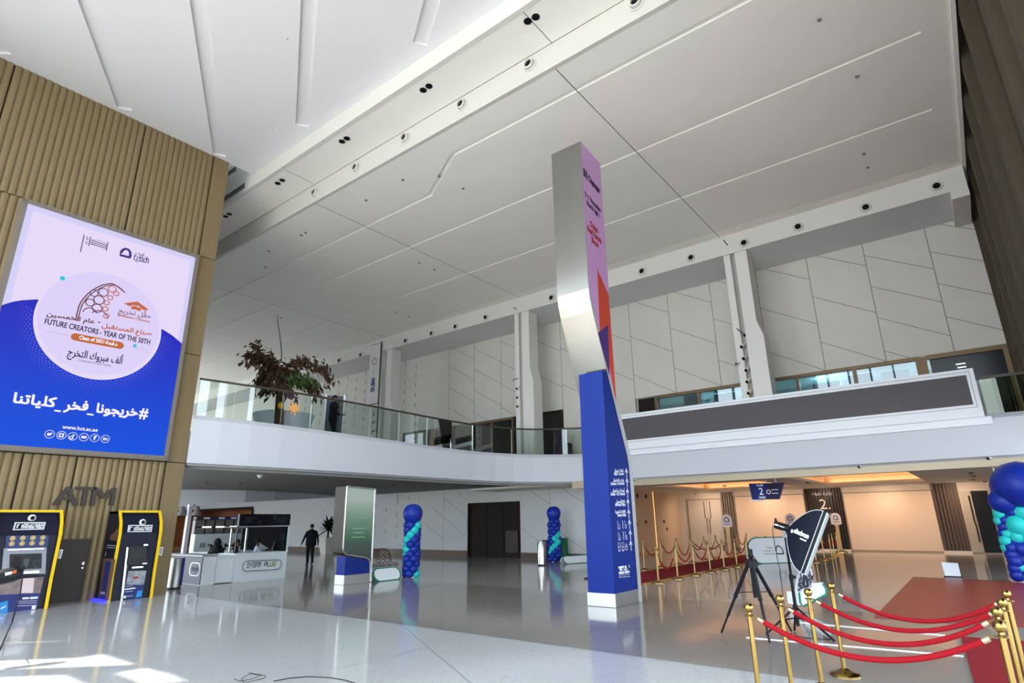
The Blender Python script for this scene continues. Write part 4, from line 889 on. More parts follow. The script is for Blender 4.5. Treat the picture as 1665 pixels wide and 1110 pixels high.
# ================================================================ BALLOON COLUMNS
bb_ = M('blue balloon', '#102a90', .4, spec=.3); bt = M('turquoise balloon', '#27bdb8', .35)
def balmesh(name, mat):
    b = MB(); b.lathe([(0.001, -.62), (.03, -.6), (.012, -.545), (.1, -.53), (.25, -.45), (.4, -.29), (.48, -.1), (.5, .06), (.46, .24), (.36, .38), (.2, .47), (.001, .5)], (0, 0, 0), 16)
    o = b.build(name, mat, None, smooth=60); me = o.data; bpy.data.objects.remove(o); return me
mB, mT = balmesh('balloon', bb_), balmesh('balloon', bt)
def bal(parent, c, d, out, teal):
    o = bpy.data.objects.new('balloon', mT if teal else mB); COL.objects.link(o); o.parent = parent
    o.location = Vector(c)-wloc(parent); o.scale = (d, d, d*1.04); o.rotation_euler = Vector(out).to_track_quat('Z', 'Y').to_euler(); return o
def bcol(p, h, topd, ph, lab, sgn=1, n=12):
    t = thing('balloon_column', lab, 'balloons', (p[0], p[1], 0), 'blue and turquoise balloon columns')
    b = MB(); b.lathe([(.17, 0), (.17, .02), (.02, .05), (.015, h)], (p[0], p[1], 0), 14); b.build('stand', M('white plastic', '#e4e4e6', .4), t, smooth=30)
    H_ = h-topd*.95-.02; dz = H_/n
    for k in range(n):
        for j in range(4):
            a = ph+PI/2*j+(PI/4)*(k % 2); z = .12+dz*k
            u_ = Vector((math.cos(a), math.sin(a), 0)); dlt = (a-ph-k*PI/5+PI) % (2*PI)-PI
            bal(t, Vector((p[0], p[1], z))+u_*(.165+.01*math.sin(k*5+j)), .285+.012*math.sin(k*3.1+j*2), u_+ZU*.05, -PI/4 <= dlt-.01 < PI/4)
    o = bal(t, (p[0], p[1], h-topd/2), topd*1.0, ZU, False); o.name = 'top_balloon'
    return t
bcol(fl(668, 938), 2.38, .68, .5, 'nearer balloon column, blue and turquoise, beside the steel totem', n=11)
bcol(fl(903, 913), 2.38, .66, 2.2, 'farther balloon column, blue and turquoise, beside the steel cylinder bin')
t = thing('balloon_column', 'big balloon cluster, blue and turquoise, at the right edge beyond the red mat', 'balloons', (.35, 21.6, 0), 'blue and turquoise balloon columns')
b = MB(); b.lathe([(.25, 0), (.25, .03), (.03, .06), (.02, 3.0)], (.35, 21.6, 0), 14); b.build('stand', MATS['white plastic'], t, smooth=30)
BC = Vector((.35, 21.6, 0))
kk = 105/555
for x, y, d, te in ((510, 265, 1.28, 0), (385, 400, .72, 0), (350, 505, .34, 1), (345, 563, .28, 1), (400, 562, .36, 0), (462, 485, .46, 0), (410, 500, .3, 0), (385, 615, .32, 0), (450, 615, .34, 1), (505, 600, .62, 1), (545, 490, .6, 1), (420, 675, .34, 1), (372, 672, .24, 0), (500, 700, .44, 1), (405, 735, .34, 1), (480, 740, .34, 0), (558, 690, .4, 0), (402, 795, .26, 1), (455, 795, .38, 0), (545, 805, .48, 0), (455, 855, .36, 0), (515, 845, .34, 0), (490, 910, .42, 0), (485, 970, .36, 0), (545, 965, .34, 1), (497, 1030, .34, 0), (528, 1025, .26, 1), (560, 900, .4, 0), (590, 1010, .36, 0), (600, 700, .5, 1), (610, 850, .5, 0), (620, 560, .6, 0)):
    c = facing(1560+x*kk, 740+y*kk, BC-Vector((0, .25, 0))); dd_ = (BC.x-c.x); 
    bal(t, c, d, Vector((c.x-BC.x+.01, -.55, .25)), te)

# ================================================================ BINS, BOLLARD, POP-UP BANNERS
p = fl(881, 919); bin_('steel_bin', 'slim steel cylinder bin left of the farther balloon column', p, .17, .92, (M('brushed steel', ''), None), (0, 0))
p = fl(889, 911); bin_('recycling_bin', 'dark blue bin half hidden behind the farther balloon column', p, .2, .9, (M('bin navy', '#18246a', .4), None), (0, 0))
p = fl(916, 911.5); bin_('recycling_bin', 'green bin just right of the farther balloon column', p, .24, .98, (M('bin green', '#0c5a35', .4), None), (0, 0))
def oval(mb, c, u, v, w, h, d, n=10, mi=0):
    """rounded board standing in the plane u, v with thickness d"""
    u = Vector(u).normalized(); v = Vector(v).normalized(); nr = u.cross(v); r = h/2; pts = []
    for k in range(n+1): a = -PI/2+PI*k/n; pts.append(Vector(c)+u*(w/2-r+r*math.cos(a))+v*(r+r*math.sin(a)))
    for k in range(n+1): a = PI/2+PI*k/n; pts.append(Vector(c)+u*(-w/2+r+r*math.cos(a))+v*(r+r*math.sin(a)))
    mb.prism([p-nr*d/2 for p in pts], nr*d, mi); return pts
pw = M('banner white', '#d8dee2', .5); pg = M('banner green edge', '#1f7a63', .45); ink = M('banner dark ink', '#2b2c38', .6)
def popup(lab, a, c, h, tilt, logo=True):
    a = Vector(a); c = Vector(c); u = (c-a); w = u.length; u.normalize(); back = Vector((-u.y, u.x, 0)); 
    if back.dot(a) < 0: back = -back
    mid = (a+c)/2; v = (ZU*math.cos(tilt)+back*math.sin(tilt)).normalized()
    t = thing('popup_banner', lab, 'banner', mid, 'white pop-up floor banners with green edges')
    b = MB(); oval(b, mid, u, v, w, h, .03); b.build('face', pw, t)
    b = MB(); pts = oval(MB(), mid, u, v, w, h, .03); b.tube(pts, .028, 6, closed=True); b.build('green_edge', pg, t, smooth=60)
    v2 = (ZU*math.cos(tilt)-back*math.sin(tilt)).normalized(); b = MB(); off = back*2*h*math.sin(tilt); oval(b, mid+off, u, v2, w, h, .03); b.build('back_face', pw, t)
    if logo:
        b = MB(); nrm = -(u.cross(v)); f = mid-back*.02; nn_ = v.cross(u)
        if nn_.dot(-back) < 0: nn_ = -nn_
        o = mid+nn_*.02; s = h*.3; L = lambda x_, y_: o+u*x_*s+v*(h*.5+y_*s)
        strip(b, [L(*p) for p in ((.5, -.5), (-.5, -.5), (-.5, -.05), (-.3, .4), (0, .55), (.3, .4), (.5, 0), (.5, -.55))], s*.16, nn_)
        for i, s_ in enumerate(('Higher', 'Colleges of', 'Technology')): text(b, s_, L(-2.4 if i else -1.7, .25-.4*i), L(-.75, .25-.4*i), v, s*.2)
        for i, s_ in enumerate(('كليات', 'التقنية', 'العليا')): text(b, ar(s_), L(.75, .25-.4*i), L(1.6+.3*i, .25-.4*i), v, s*.2)
        b.build('print', ink, t, fix=False)
    return t
popup('white pop-up banner behind the black tripod, tilted back, showing a dark arch mark', fl(1222, 916.5), fl(1322, 913.5), 1.0, .25)
popup('low white pop-up banner lying between the totem and the nearer balloon column', fl(611, 946), fl(653, 941), .42, .5, False)
popup('low white pop-up banner lying between the farther balloons and the pylon', fl(919, 917), fl(968, 913.5), .36, .6, False)
# printed boards standing on their own: arch print near the totem, black print near the pylon
def board2(lab, a, c, h, draw):
    a = Vector(a); c = Vector(c); u = (c-a).normalized(); w = (c-a).length; n_ = Vector((u.y, -u.x, 0)); n_ = -n_ if n_.dot(a) > 0 else n_
    t = thing('floor_board', lab, 'board', (a+c)/2, 'clear printed boards')
    b = MB(); b.prism([a-n_*.01, c-n_*.01, c-n_*.01+ZU*h, a-n_*.01+ZU*h], n_*.02); b.build('panel', glass('clear acrylic', '#fafaf8', .12), t)
    draw(t, lambda x, y: a+u*x*w+ZU*y*h+n_*.016, n_, u)
    return t
def d1(t, L, n_, u):
    b = MB(); br_ = M('print brown', '#4a2b22', .6)
    strip(b, [L(x, y) for x, y in ((.62, .42), (.62, .62), (.55, .82), (.45, .95), (.3, .97), (.15, .9))], .05, n_)
    for x, y in ((.2, .8), (.36, .82), (.2, .62), (.36, .62), (.5, .66), (.2, .48), (.36, .46), (.5, .5)): ring(b, L(x, y), .07, .02, u, ZU, 10)
    text(b, ar('صناع المستقبل عام الخمسين'), L(.02, .34), L(.9, .36), ZU, .06, bold=.006); text(b, 'FUTURE CREATORS - YEAR OF THE 50TH', L(.02, .22), L(.9, .24), ZU, .07, bold=.012)
    b.build('print', br_, t, fix=False)
    b = MB(); b.quad(L(.25, .08), L(.72, .1), L(.72, .17), L(.25, .15)); b.build('print_bar', M('print maroon', '#5a1420', .6), t, fix=False)
board2('clear board with brown arch print standing behind the totem, by the nearer balloons', fl(604, 931), fl(652, 928.5), .86, d1)
def d2(t, L, n_, u):
    b = MB()
    for x in (.15, .8): strip(b, [L(x+.1*s_, y) for s_, y in ((-.8, .3), (-.8, .7), (0, .95), (.8, .7), (.8, .3))], .05, n_)
    text(b, ar('العليا'), L(.35, .78), L(.55, .78), ZU, .12, bold=.01); text(b, ar('كليات'), L(.35, .5), L(.65, .5), ZU, .12, bold=.01); b.quad(L(0, .05), L(.7, .05), L(.7, .3), L(0, .3))
    b.build('print', ink, t, fix=False)
board2('clear board with black print standing beside the green bin', fl(925, 909.5), fl(960, 907.5), .8, d2)
# tipped-over folding banner with big print by the light stand
t = thing('popup_banner', 'white folding banner collapsed on the floor with large dark print, under the softbox', 'banner', fl(1305, 985), 'white pop-up floor banners with green edges')
B0 = fl(1300, 990); 
kf = 90/1110; f = lambda x, y, s=0: facing(1270+x*kf, 910+y*kf, B0+Vector((0, s, 0)))
b = MB(); A1 = [f(x, y) for x, y in ((370, 650), (590, 560), (835, 480), (890, 560), (900, 690), (450, 920), (390, 850))]; vb = Vector((B0.x, B0.y, 0)).normalized()
b.prism(A1, vb*.05); b.build('front_flap', pw, t)
b = MB(); b.prism([f(x, y, .3) for x, y in ((110, 630), (375, 630), (390, 900), (330, 930), (135, 860))], vb*.05); b.prism([f(x, y, .5) for x, y in ((600, 470), (840, 450), (890, 560), (640, 600))], vb*.05); b.build('back_flap', pw, t)
b = MB(); b.tube([f(x, y) for x, y in ((835, 470), (905, 580), (905, 695), (450, 930), (385, 850), (365, 650))], .02, 6); b.build('green_edge', pg, t, smooth=60)
b = MB(); b.prism([f(x, y, .6) for x, y in ((270, 620), (300, 430), (345, 280), (400, 190), (560, 120), (620, 200), (660, 400), (610, 560), (400, 650))], vb*.03); b.build('print_panel', M('banner lilac white', '#cfcad4', .5), t)
b = MB(); g6 = lambda x, y: f(x, y, .585)
strip(b, [g6(*p) for p in ((455, 520), (455, 380), (465, 300), (490, 320), (520, 420), (535, 520), (460, 545))], .05, -vb)
for s_, a, c in (('كل', (345, 385), (410, 375)), ('التق', (330, 500), (430, 475)), ('العل', (330, 605), (445, 570))): text(b, ar(s_), g6(*a), g6(*c), ZU, .1, bold=.015)
for s_, a, c in (('High', (540, 320), (590, 300)), ('Colleg', (545, 420), (640, 385)), ('Tec', (560, 520), (620, 490))): text(b, s_, g6(*a), g6(*c), ZU, .1, bold=.015)
b.build('print', ink, t, fix=False)
b = MB(); q = fl(1552, 938); b.prism([q+Vector((-.22, 0, .02)), q+Vector((.16, 0, .02)), q+Vector((.15, .1, .38)), q+Vector((-.25, .1, .4))], (0, .05, 0)); 
t = thing('floor_plate', 'small white tilted plate standing behind the red mat', 'sign', q); b.build('plate', pw, t); b = MB(); b.box(q+Vector((-.25, -.02, 0)), q+Vector((.2, .15, .03))); b.build('base', blk if hasattr(blk, 'name') else M('gloss black', ''), t)
# ================================================================ ROPE BARRIERS, CARPETS, LOBBY
velvet = M('red velvet', '#930b18', .75); car = M('red carpet', '#7d1019', .9, noise=.12, nscale=40)
def stanchion(p, lab, grp, s=1.0, mat=c_gold, seg=24):
    t = thing('stanchion', lab, 'barrier post', (p[0], p[1], 0), grp); x, y = p[0], p[1]
    b = MB(); b.lathe([(.165*s, 0), (.165*s, .012), (.15*s, .03), (.08*s, .05), (.035*s, .07), (.028*s, .08)], (x, y, 0), seg); b.build('base', mat, t, smooth=35)
    b = MB(); b.lathe([(.0225*s, .07), (.0225*s, .88), (.028*s, .882), (.028*s, .895), (.016*s, .9), (.014*s, .915)], (x, y, 0), max(8, seg//2)); b.build('pole', mat, t, smooth=35)
    b = MB(); ring_ = [(x+.042*s*math.cos(k*PI/8), y+.042*s*math.sin(k*PI/8), .888) for k in range(16)]; b.tube(ring_, .004*s, 5, closed=True)
    for k in range(4): b.box((x+.028*math.cos(k*PI/2)-.006, y+.028*math.sin(k*PI/2)-.006, .884), (x+.045*math.cos(k*PI/2)+.006, y+.045*math.sin(k*PI/2)+.006, .892))
    b.build('hook_ring', mat, t, smooth=40)
    b = MB(); b.ball((x, y, .955), .043*s, seg, max(6, seg//2)); b.build('finial', mat, t, smooth=60); return t
def rope(a, c, sag, r, lab, grp, n=22, z0=.885, z1=.885):
    a = Vector((a[0], a[1], z0)); c = Vector((c[0], c[1], z1)); u = (c-a); u.z = 0; u.normalize(); a = a+u*.045; c = c-u*.045
    t = thing('velvet_rope', lab, 'rope', (a+c)/2-ZU*((a+c)/2).z*0, grp)
    P = [a.lerp(c, k/n)-ZU*sag*(1-(2*k/n-1)**2) for k in range(n+1)]
    b = MB(); b.tube(P[2:-2], r, 10); b.build('cord', velvet, t, smooth=60)
    b = MB()
    b.tube([P[0].lerp(P[1], .8), P[1], P[2]], r*.92, 10); b.tube([P[-3], P[-2], P[-2].lerp(P[-1], .2)], r*.92, 10)
    b.build('end_sleeve', M('pale brass', '#e2cfa4', .2, 1.0), t, smooth=40)
    b = MB(); b.tube([P[0], P[0].lerp(P[1], .85)], r*.35, 6); b.tube([P[-1], P[-1].lerp(P[-2], .85)], r*.35, 6); b.build('hook', c_gold, t, smooth=40); return t
LX = [(-1.92, 5.98), (-1.85, 6.77), (-1.74, 7.5), (-1.66, 8.3)]; RXp = [(-.1, 5.95), (-.11, 6.8), (-.065, 7.5), (-.02, 8.32)]
ds = ('nearest', 'second nearest', 'third nearest', 'farthest')
for i, p in enumerate(LX): stanchion(p, 'polished brass rope post, %s in the left row in the foreground' % ds[i], 'foreground brass posts')
for i, p in enumerate(RXp): stanchion(p, 'polished brass rope post, %s in the right row at the right edge' % ds[i], 'foreground brass posts')
for i in range(4): rope(LX[i], RXp[i], (.25, .26, .24, .25)[i], .023, 'red velvet rope across the foreground, %s of the four' % ds[i], 'foreground red ropes', 46)
# red mats on the floor
M_ = lambda *q: [fl(*p) for p in q]
b = MB().prism([(-2.12, 21.9, .001), (-1.98, 13.0, .001), (3.2, 13.35, .001), (3.2, 21.3, .001)], (0, 0, .012)); tag(b.build('floor_mat', M('red vinyl mat', '#8f3a36', .32, noise=.06, nscale=3)), 'large glossy red floor mat at the right, before the balloon cluster', 'mat')
b = MB().prism([(-.68, 11.7, .001), (-.47, 8.6, .001), (1.6, 8.75, .001), (1.6, 11.85, .001)], (0, 0, .012)); tag(b.build('floor_carpet', car), 'dark red carpet piece under the right row of brass posts', 'carpet')
for i, (a, c) in enumerate((((-3.28, 9.94), (-.61, 10.18)), ((-2.98, 11.79), (-.88, 11.72)))):
    b = MB(); u = Vector((c[0]-a[0], c[1]-a[1], 0)).normalized(); w = Vector((-u.y, u.x, 0))*.016; A = Vector((*a, 0)); C_ = Vector((*c, 0))
    b.add([A-w, A-w*.5+ZU*.011, A+w*.5+ZU*.011, A+w, C_-w, C_-w*.5+ZU*.011, C_+w*.5+ZU*.011, C_+w], [(0,1,2,3),(7,6,5,4),(0,4,5,1),(1,5,6,2),(2,6,7,3),(3,7,4,0)])
    tag(b.build('cable_cover', M('white plastic', '')), ('white cable strip on the floor passing behind the nearest brass posts', 'white cable strip on the floor under the far red rope')[i], 'cable cover', 'white floor cable strips')
# long carpet with gold edges in the lobby
b = MB(); b.prism([(-8.02, 16.2, .001), (-8.02, 33.0, .001), (-9.85, 33.0, .001), (-9.85, 16.2, .001)], (0, 0, .02)); t = thing('carpet_runner', 'long red carpet runner with gold edges between the lobby rope barriers', 'carpet', (-9, 24, 0)); b.build('pile', car, t)
b = MB()
for x in (-8.02, -9.85): b.box((x-.05, 16.2, .001), (x+.05, 33.0, .03))
b.build('gold_edge', M('gold edging', '#b98a4a', .4, .4), t)
lg = 'lobby brass posts'
def clone_post(src, p, lab):
    return dup(src, (p[0], p[1], 0), lab)
rowA = [(-7.83, 16.74+1.385*k) for k in range(9)]; rowB = [(-10.17, 17.7+1.5*k) for k in range(11)]
rowC = [(-5.8, 27.1), (-5.85, 28.9), (-5.86, 30.5), (-6.0, 31.9), (-6.05, 33.2)]
dull = M('aged brass', '#a98f5c', .3, metal=1.0)
src = stanchion(rowA[0], 'lobby rope post nearest the pylon, front row of the red carpet', lg, 1.1, dull, 14)
for i, p in enumerate(rowA[1:]): clone_post(src, p, 'lobby rope post, %s from the pylon in the carpet front row' % ORD[i+1])
for i, p in enumerate(rowB): clone_post(src, p, 'lobby rope post, %s from the pylon in the carpet back row' % ORD[i])
for i, p in enumerate(rowC): clone_post(src, p, 'lobby rope post, %s in the short row behind the softbox' % ORD[i])
for row, nm in ((rowA, 'front row'), (rowB, 'back row')):
    for i, (a, c) in enumerate(zip(row, row[1:])): rope(a, c, .42 if (i+len(row)) % 3 else .56, .02, 'sagging red rope, %s from the pylon in the lobby %s' % (ORD[i], nm), 'lobby red ropes', 14)
for i, (a, c) in enumerate(zip(rowC, rowC[1:])): rope(a, c, .45, .02, 'sagging red rope, %s in the short row behind the softbox' % ORD[i], 'lobby red ropes', 14)
rope(rowA[4], rowB[5], .3, .02, 'red rope crossing the lobby carpet in front of the paddle sign', 'lobby red ropes', 14)
# arched signs on gilt posts
def paddle(p, lab, mark):
    x, y = p[0], p[1]; t = thing('paddle_sign', lab, 'sign', (x, y, 0), 'arched signs on gilt posts')
    b = MB(); b.lathe([(.3, 0), (.3, .03), (.2, .07), (.1, .1)], (x, y, 0), 18); b.build('base', dull, t, smooth=35)
    f = Vector((-x, -y, 0)).normalized(); u = Vector((-f.y, f.x, 0)); gp = M('gilt post', '#c79f6f', .4, .3)
    b = MB(); 
    for i in range(4): b.obox(Vector((x, y, .7))+u*(-.06+.04*i), u*.017, f*.03, ZU*.62)
    b.obox(Vector((x, y, 1.33)), u*.12, f*.035, ZU*.03); b.build('post', gp, t)
    P = [Vector((x, y, 1.36))+u*a*.24+ZU*c for a, c in [(-1, 0), (1, 0), (1, .33)]+[(math.cos(k*PI/8), .33+.24*math.sin(k*PI/8)) for k in range(1, 8)]+[(-1, .33)]]
    b = MB(); b.prism([p_-f*.02 for p_ in P], f*.04); b.build('board', M('sign lilac white', '#dccfcd', .5), t)
    b = MB(); o = Vector((x, y, 1.36))+f*.024
    if mark == 0:
        strip(b, [o+u*a*.1+ZU*(.34+c*.1) for a, c in ((1, -1), (-1, -1), (-1, -.2), (-.6, .6), (0, .9), (.6, .6), (1, 0), (1, -1.1))], .04, f); strip(b, [o-u*.15+ZU*.13, o+u*.15+ZU*.13], .018, f); strip(b, [o-u*.11+ZU*.09, o+u*.11+ZU*.09], .014, f)
    else:
        ring(b, o-u*.03+ZU*.3, .1, .02, u, ZU, 14, .8, PI+.3); b.poly([o+u*a+ZU*(.3+c) for a, c in ((.02, .05), (.08, .08), (.15, .04), (.09, .0))]); text(b, 'FUTURE CREATORS', o-u*.19+ZU*.18, o+u*.19+ZU*.18, ZU, .035); b.quad(o-u*.1+ZU*.11, o+u*.1+ZU*.11, o+u*.1+ZU*.14, o-u*.1+ZU*.14)
    b.build('print', ink, t, fix=False)
paddle(fl(1188.5, 906.5), 'arched sign on a gilt post beside the pale double doors', 0)
paddle(fl(1293, 898.5), 'arched sign on a gilt post mostly hidden behind the softbox', 0)
paddle(fl(1368, 897.5), 'arched sign on a gilt post against the dark slatted hall panel', 0)
paddle(fl(1551, 898), 'arched sign on a gilt post at the right end of the lobby, with smaller print', 1)
# hanging sign
t = thing('hanging_sign', 'dark blue hanging sign with a white 2, below the lobby ceiling', 'sign', (-6.45, 24.1, 2.4))
hb_ = M('hanging sign blue', '#1b2872', .45); hv = M('hanging sign violet', '#232046', .45)
A0, A1, C0, C1 = (-7.1, 24.0, 2.98), (-6.62, 24.0, 2.98), (-7.1, 24.0, 2.38), (-6.68, 24.0, 2.38)
b = MB(); b.prism([(-7.12, 24.0, 3.02), (-5.84, 24.0, 2.99), (-6.1, 24.0, 2.4), (-7.06, 24.0, 2.42)], (0, .16, 0)); b.build('box', hb_, t)
b = MB(); b.poly([(-6.45, 23.995, 2.995), (-5.87, 23.995, 2.98), (-6.12, 23.995, 2.41), (-6.5, 23.995, 2.415)]); b.build('right_panel', hv, t, fix=False)
b = MB(); text(b, '2', (-6.77, 23.99, 2.58), (-6.62, 23.99, 2.58), ZU, .26, bold=.01); text(b, ar('قاعة'), (-6.83, 23.99, 2.9), (-6.6, 23.99, 2.9), ZU, .07, bold=.01); text(b, 'Halls', (-6.8, 23.99, 2.45), (-6.56, 23.99, 2.45), ZU, .08, bold=.008)
ring(b, (-6.42, 23.99, 2.68), .07, .03, XU, ZU, 14); strip(b, [(-6.3, 23.99, 2.75), (-6.06, 23.99, 2.75)], .025, YU); strip(b, [(-6.3, 23.99, 2.62), (-6.08, 23.99, 2.62)], .025, YU); b.build('lettering', MATS['sign white'], t, fix=False)
b = MB(); b.box((-6.5, 24.06, 3.0), (-6.46, 24.1, 3.25)); b.box((-6.16, 24.06, 2.99), (-6.12, 24.1, 3.25)); b.box((-7.15, 23.98, 2.36), (-6.7, 24.14, 2.41)); b.build('hanger', MATS['white plastic'], t)

# ================================================================ STUDIO LIGHT, TRIPOD AND THE LIGHT AT THE LEFT EDGE
bkm = M('black plastic', ''); fab = M('black softbox cloth', '#0d1322', .7)
def stand(parent, c, h, r, zc, feet, col=None):
    b = MB(); b.tube([(c[0], c[1], .1), (c[0], c[1], h*.55)], .026, 8); b.tube([(c[0], c[1], h*.5), (c[0], c[1], h)], .02, 8); b.build('pole', bkm, parent, smooth=40)
    b = MB(); b.lathe([(.038, zc-.03), (.038, zc+.03)], (c[0], c[1], 0), 10); b.lathe([(.036, .2), (.036, .25)], (c[0], c[1], 0), 10); b.lathe([(.033, h*.52), (.035, h*.58)], (c[0], c[1], 0), 10); b.box((c[0]+.01, c[1]-.012, h*.54), (c[0]+.07, c[1]+.012, h*.57)); b.build('collar', bkm, parent)
    for f_ in feet:
        b = MB(); b.tube([(c[0], c[1], zc), (f_[0], f_[1], .012)], .018, 6); m_ = Vector((c[0], c[1], zc)).lerp(Vector((f_[0], f_[1], .012)), .5); b.tube([(c[0], c[1], .22), m_], .011, 5); b.build('leg', bkm, parent, smooth=40)
SC = Vector((-2.72, 10.78, 0))
t = thing('softbox_light', 'black softbox studio light on a stand with white front edge, behind the brass posts', 'studio light', SC)
fe = [fl(1246, 1032), fl(1357, 1043), fl(1292, 1026)]
hz = zat(1271, 868, SC)
stand(t, SC, hz, .5, zat(1291, 986, SC), fe)
G = lambda x, y: facing(x, y, SC)
dpt = (SC.normalized())
kz = 110/1110; q = lambda x, y: G(1240+x*kz, 825+y*kz)
# lamp head: a tube running from the handle to the box
h0, h1 = q(190, 275), q(440, 350); b = MB(); ax = (h1-h0).normalized(); rr0 = (q(190, 235)-q(200, 330)).length/2*1.3
b.tube([h0, h0+ax*.02, h1], [rr0*.85, rr0, rr0*1.05], 18); b.build('lamp_head', bkm, t, smooth=40)
b = MB(); b.prism([q(*p) for p in ((185, 260), (195, 175), (215, 165), (235, 200), (250, 240), (240, 280))], dpt*.03); b.build('handle', bkm, t)
b = MB(); b.obox(q(360, 430), XU*.03, YU*.03, ZU*.06); b.build('bracket', M('grey bracket', '#77756f', .4, .5), t)
b = MB(); nr = -dpt; sd_ = h0 + nr*rr0*1.04
strip(b, [q(200, 272)+nr*(rr0*1.08), q(262, 292)+nr*(rr0*1.08)], .022, nr); strip(b, [q(275, 298)+nr*(rr0*1.08), q(355, 326)+nr*(rr0*1.08)], .012, nr); b.build('lettering', wht, t, fix=False)
# soft box: a curved cloth funnel from a small ring to the wide front
f0, f1 = q(1010, 75), q(655, 1050)                # far top and far bottom of the front rim as seen
edge = f1-f0; eu = edge.normalized(); ctr = (f0+f1)/2; bc = q(425, 370)
axis = (ctr-bc); axis = (axis-eu*axis.dot(eu)).normalized()
axis = (axis - dpt*.10).normalized(); sv = eu.cross(axis).normalized(); hl = edge.length/2; hw_ = hl*.72
ctr2 = ctr; rows = []
D_ = (ctr2-bc).dot(axis); b = MB(); NS = 9
for k in range(NS+1):
    s_ = k/NS; w = math.sin(s_*PI/2)**.85; c_ = bc.lerp(ctr2, s_) ; a_ = .07+(hl-.07)*w; e_ = .07+(hw_-.07)*w
    rows.append([c_+eu*i*a_+sv*j*e_ for i, j in ((-1, -1), (1, -1), (1, 1), (-1, 1))])
for r_a, r_b in zip(rows, rows[1:]):
    for i in range(4): b.quad(r_a[i], r_a[(i+1) % 4], r_b[(i+1) % 4], r_b[i])
b.poly(rows[0]); b.build('cloth', fab, t, fix=True)
last = rows[-1]; rim = [p+axis*.05 for p in last]; b = MB()
for i in range(4): b.quad(last[i], last[(i+1) % 4], rim[(i+1) % 4], rim[i])
b.build('rim', bkm, t)
b = MB(); b.poly([p.lerp(ctr2+axis*.05, .02)+axis*.012*0 for p in rim]); wf = [p+axis*.07 for p in last]
for i in range(4): b.quad(rim[i], rim[(i+1) % 4], wf[(i+1) % 4], wf[i])
b.poly(wf); b.build('diffuser', M('white diffuser', '#aebbbb', .6), t)
b = MB()
for i in range(4): b.tube([last[i], last[(i+1) % 4]], .006, 5)
for k in range(4): b.tube([r_[k] for r_ in rows], .006, 5)
b.build('piping', M('grey piping', '#c6cbd0', .5), t, smooth=60)
# maker's name on the near cloth panel
jn = 1 if sv.dot(dpt) < 0 else -1
def panel(s_, a_):   # along depth s_, across a_
    k = s_*NS; i = min(int(k), NS-1); f_ = k-i
    P_ = lambda r_: ((r_[3] if jn > 0 else r_[0]).lerp(r_[2] if jn > 0 else r_[1], a_))
    return P_(rows[i]).lerp(P_(rows[i+1]), f_)
pn = (panel(.7, .5)-panel(.5, .5)).cross(panel(.6, .7)-panel(.6, .3)).normalized(); pn = -pn if pn.dot(dpt) > 0 else pn
def pxp(x, y):
    d = q(x, y)-CC; o = panel(.6, .5); tt_ = (o-CC).dot(pn)/d.dot(pn); return CC+d*tt_+pn*.03
A, Bq = pxp(520, 415), pxp(755, 520); upv = pn.cross((Bq-A).normalized()); upv = -upv if upv.z < 0 else upv
b = MB(); text(b, 'elinchrom', A, Bq, upv, .075, bold=.008); strip(b, [pxp(630, 512), pxp(735, 556)], .022, pn); b.poly([pxp(*p) for p in ((490, 360), (520, 372), (508, 425), (476, 410))]); b.build('lettering', wht, t, fix=False)
b = MB(); c0 = q(165, 290); cb = [c0, q(165, 400), q(200, 620), q(245, 850), G(1268, 925), G(1276, 990), Vector((-3.0, 10.7, .03)), Vector((-2.9, 10.5, .01)), Vector((-2.5, 10.35, .01)), Vector((-2.2, 10.4, .01)), Vector((-2.35, 10.65, .01))]
b.tube(cb, .006, 6); b.build('power_cord', bkm, t, smooth=60)
# camera tripod
TC_ = Vector((-3.08, 10.0, 0)); zt = zat(1221, 905, TC_); zb = zat(1221, 915, TC_)
t = thing('tripod', 'black camera tripod without a camera, left of the softbox', 'tripod', TC_)
for f_ in (fl(1173, 1030), fl(1252, 1047), fl(1287, 1027)):
    A = Vector((TC_.x, TC_.y, zb)); B_ = Vector((f_.x, f_.y, .015)); o_ = (B_-A); o_.z = 0; A = A+o_.normalized()*.05
    b = MB(); b.tube([A, A.lerp(B_, .48)], .03, 8); b.tube([A.lerp(B_, .44), A.lerp(B_, .75)], .022, 8); b.tube([A.lerp(B_, .72), B_], .016, 8); b.ball(A.lerp(B_, .47), .036, 8, 6); b.ball(A.lerp(B_, .74), .027, 8, 6); b.build('leg', bkm, t, smooth=40)
    b = MB(); b.tube([Vector((TC_.x, TC_.y, zb-.42)), A.lerp(B_, .42)], .007, 6); b.build('brace', bkm, t)
b = MB(); b.lathe([(.034, zb-.5), (.034, zt-.16), (.085, zt-.16), (.085, zt-.05), (.03, zt-.03), (.035, zt), (.045, zt+.01), (.045, zt+.03)], (TC_.x, TC_.y, 0), 12); b.build('centre_column', bkm, t, smooth=35)
b = MB(); b.obox((TC_.x, TC_.y, zt+.07), XU*.03, YU*.025, ZU*.045); b.tube([(TC_.x, TC_.y, zt+.05), (TC_.x+.1, TC_.y-.04, zt-.06)], .009, 6); b.build('head', bkm, t)
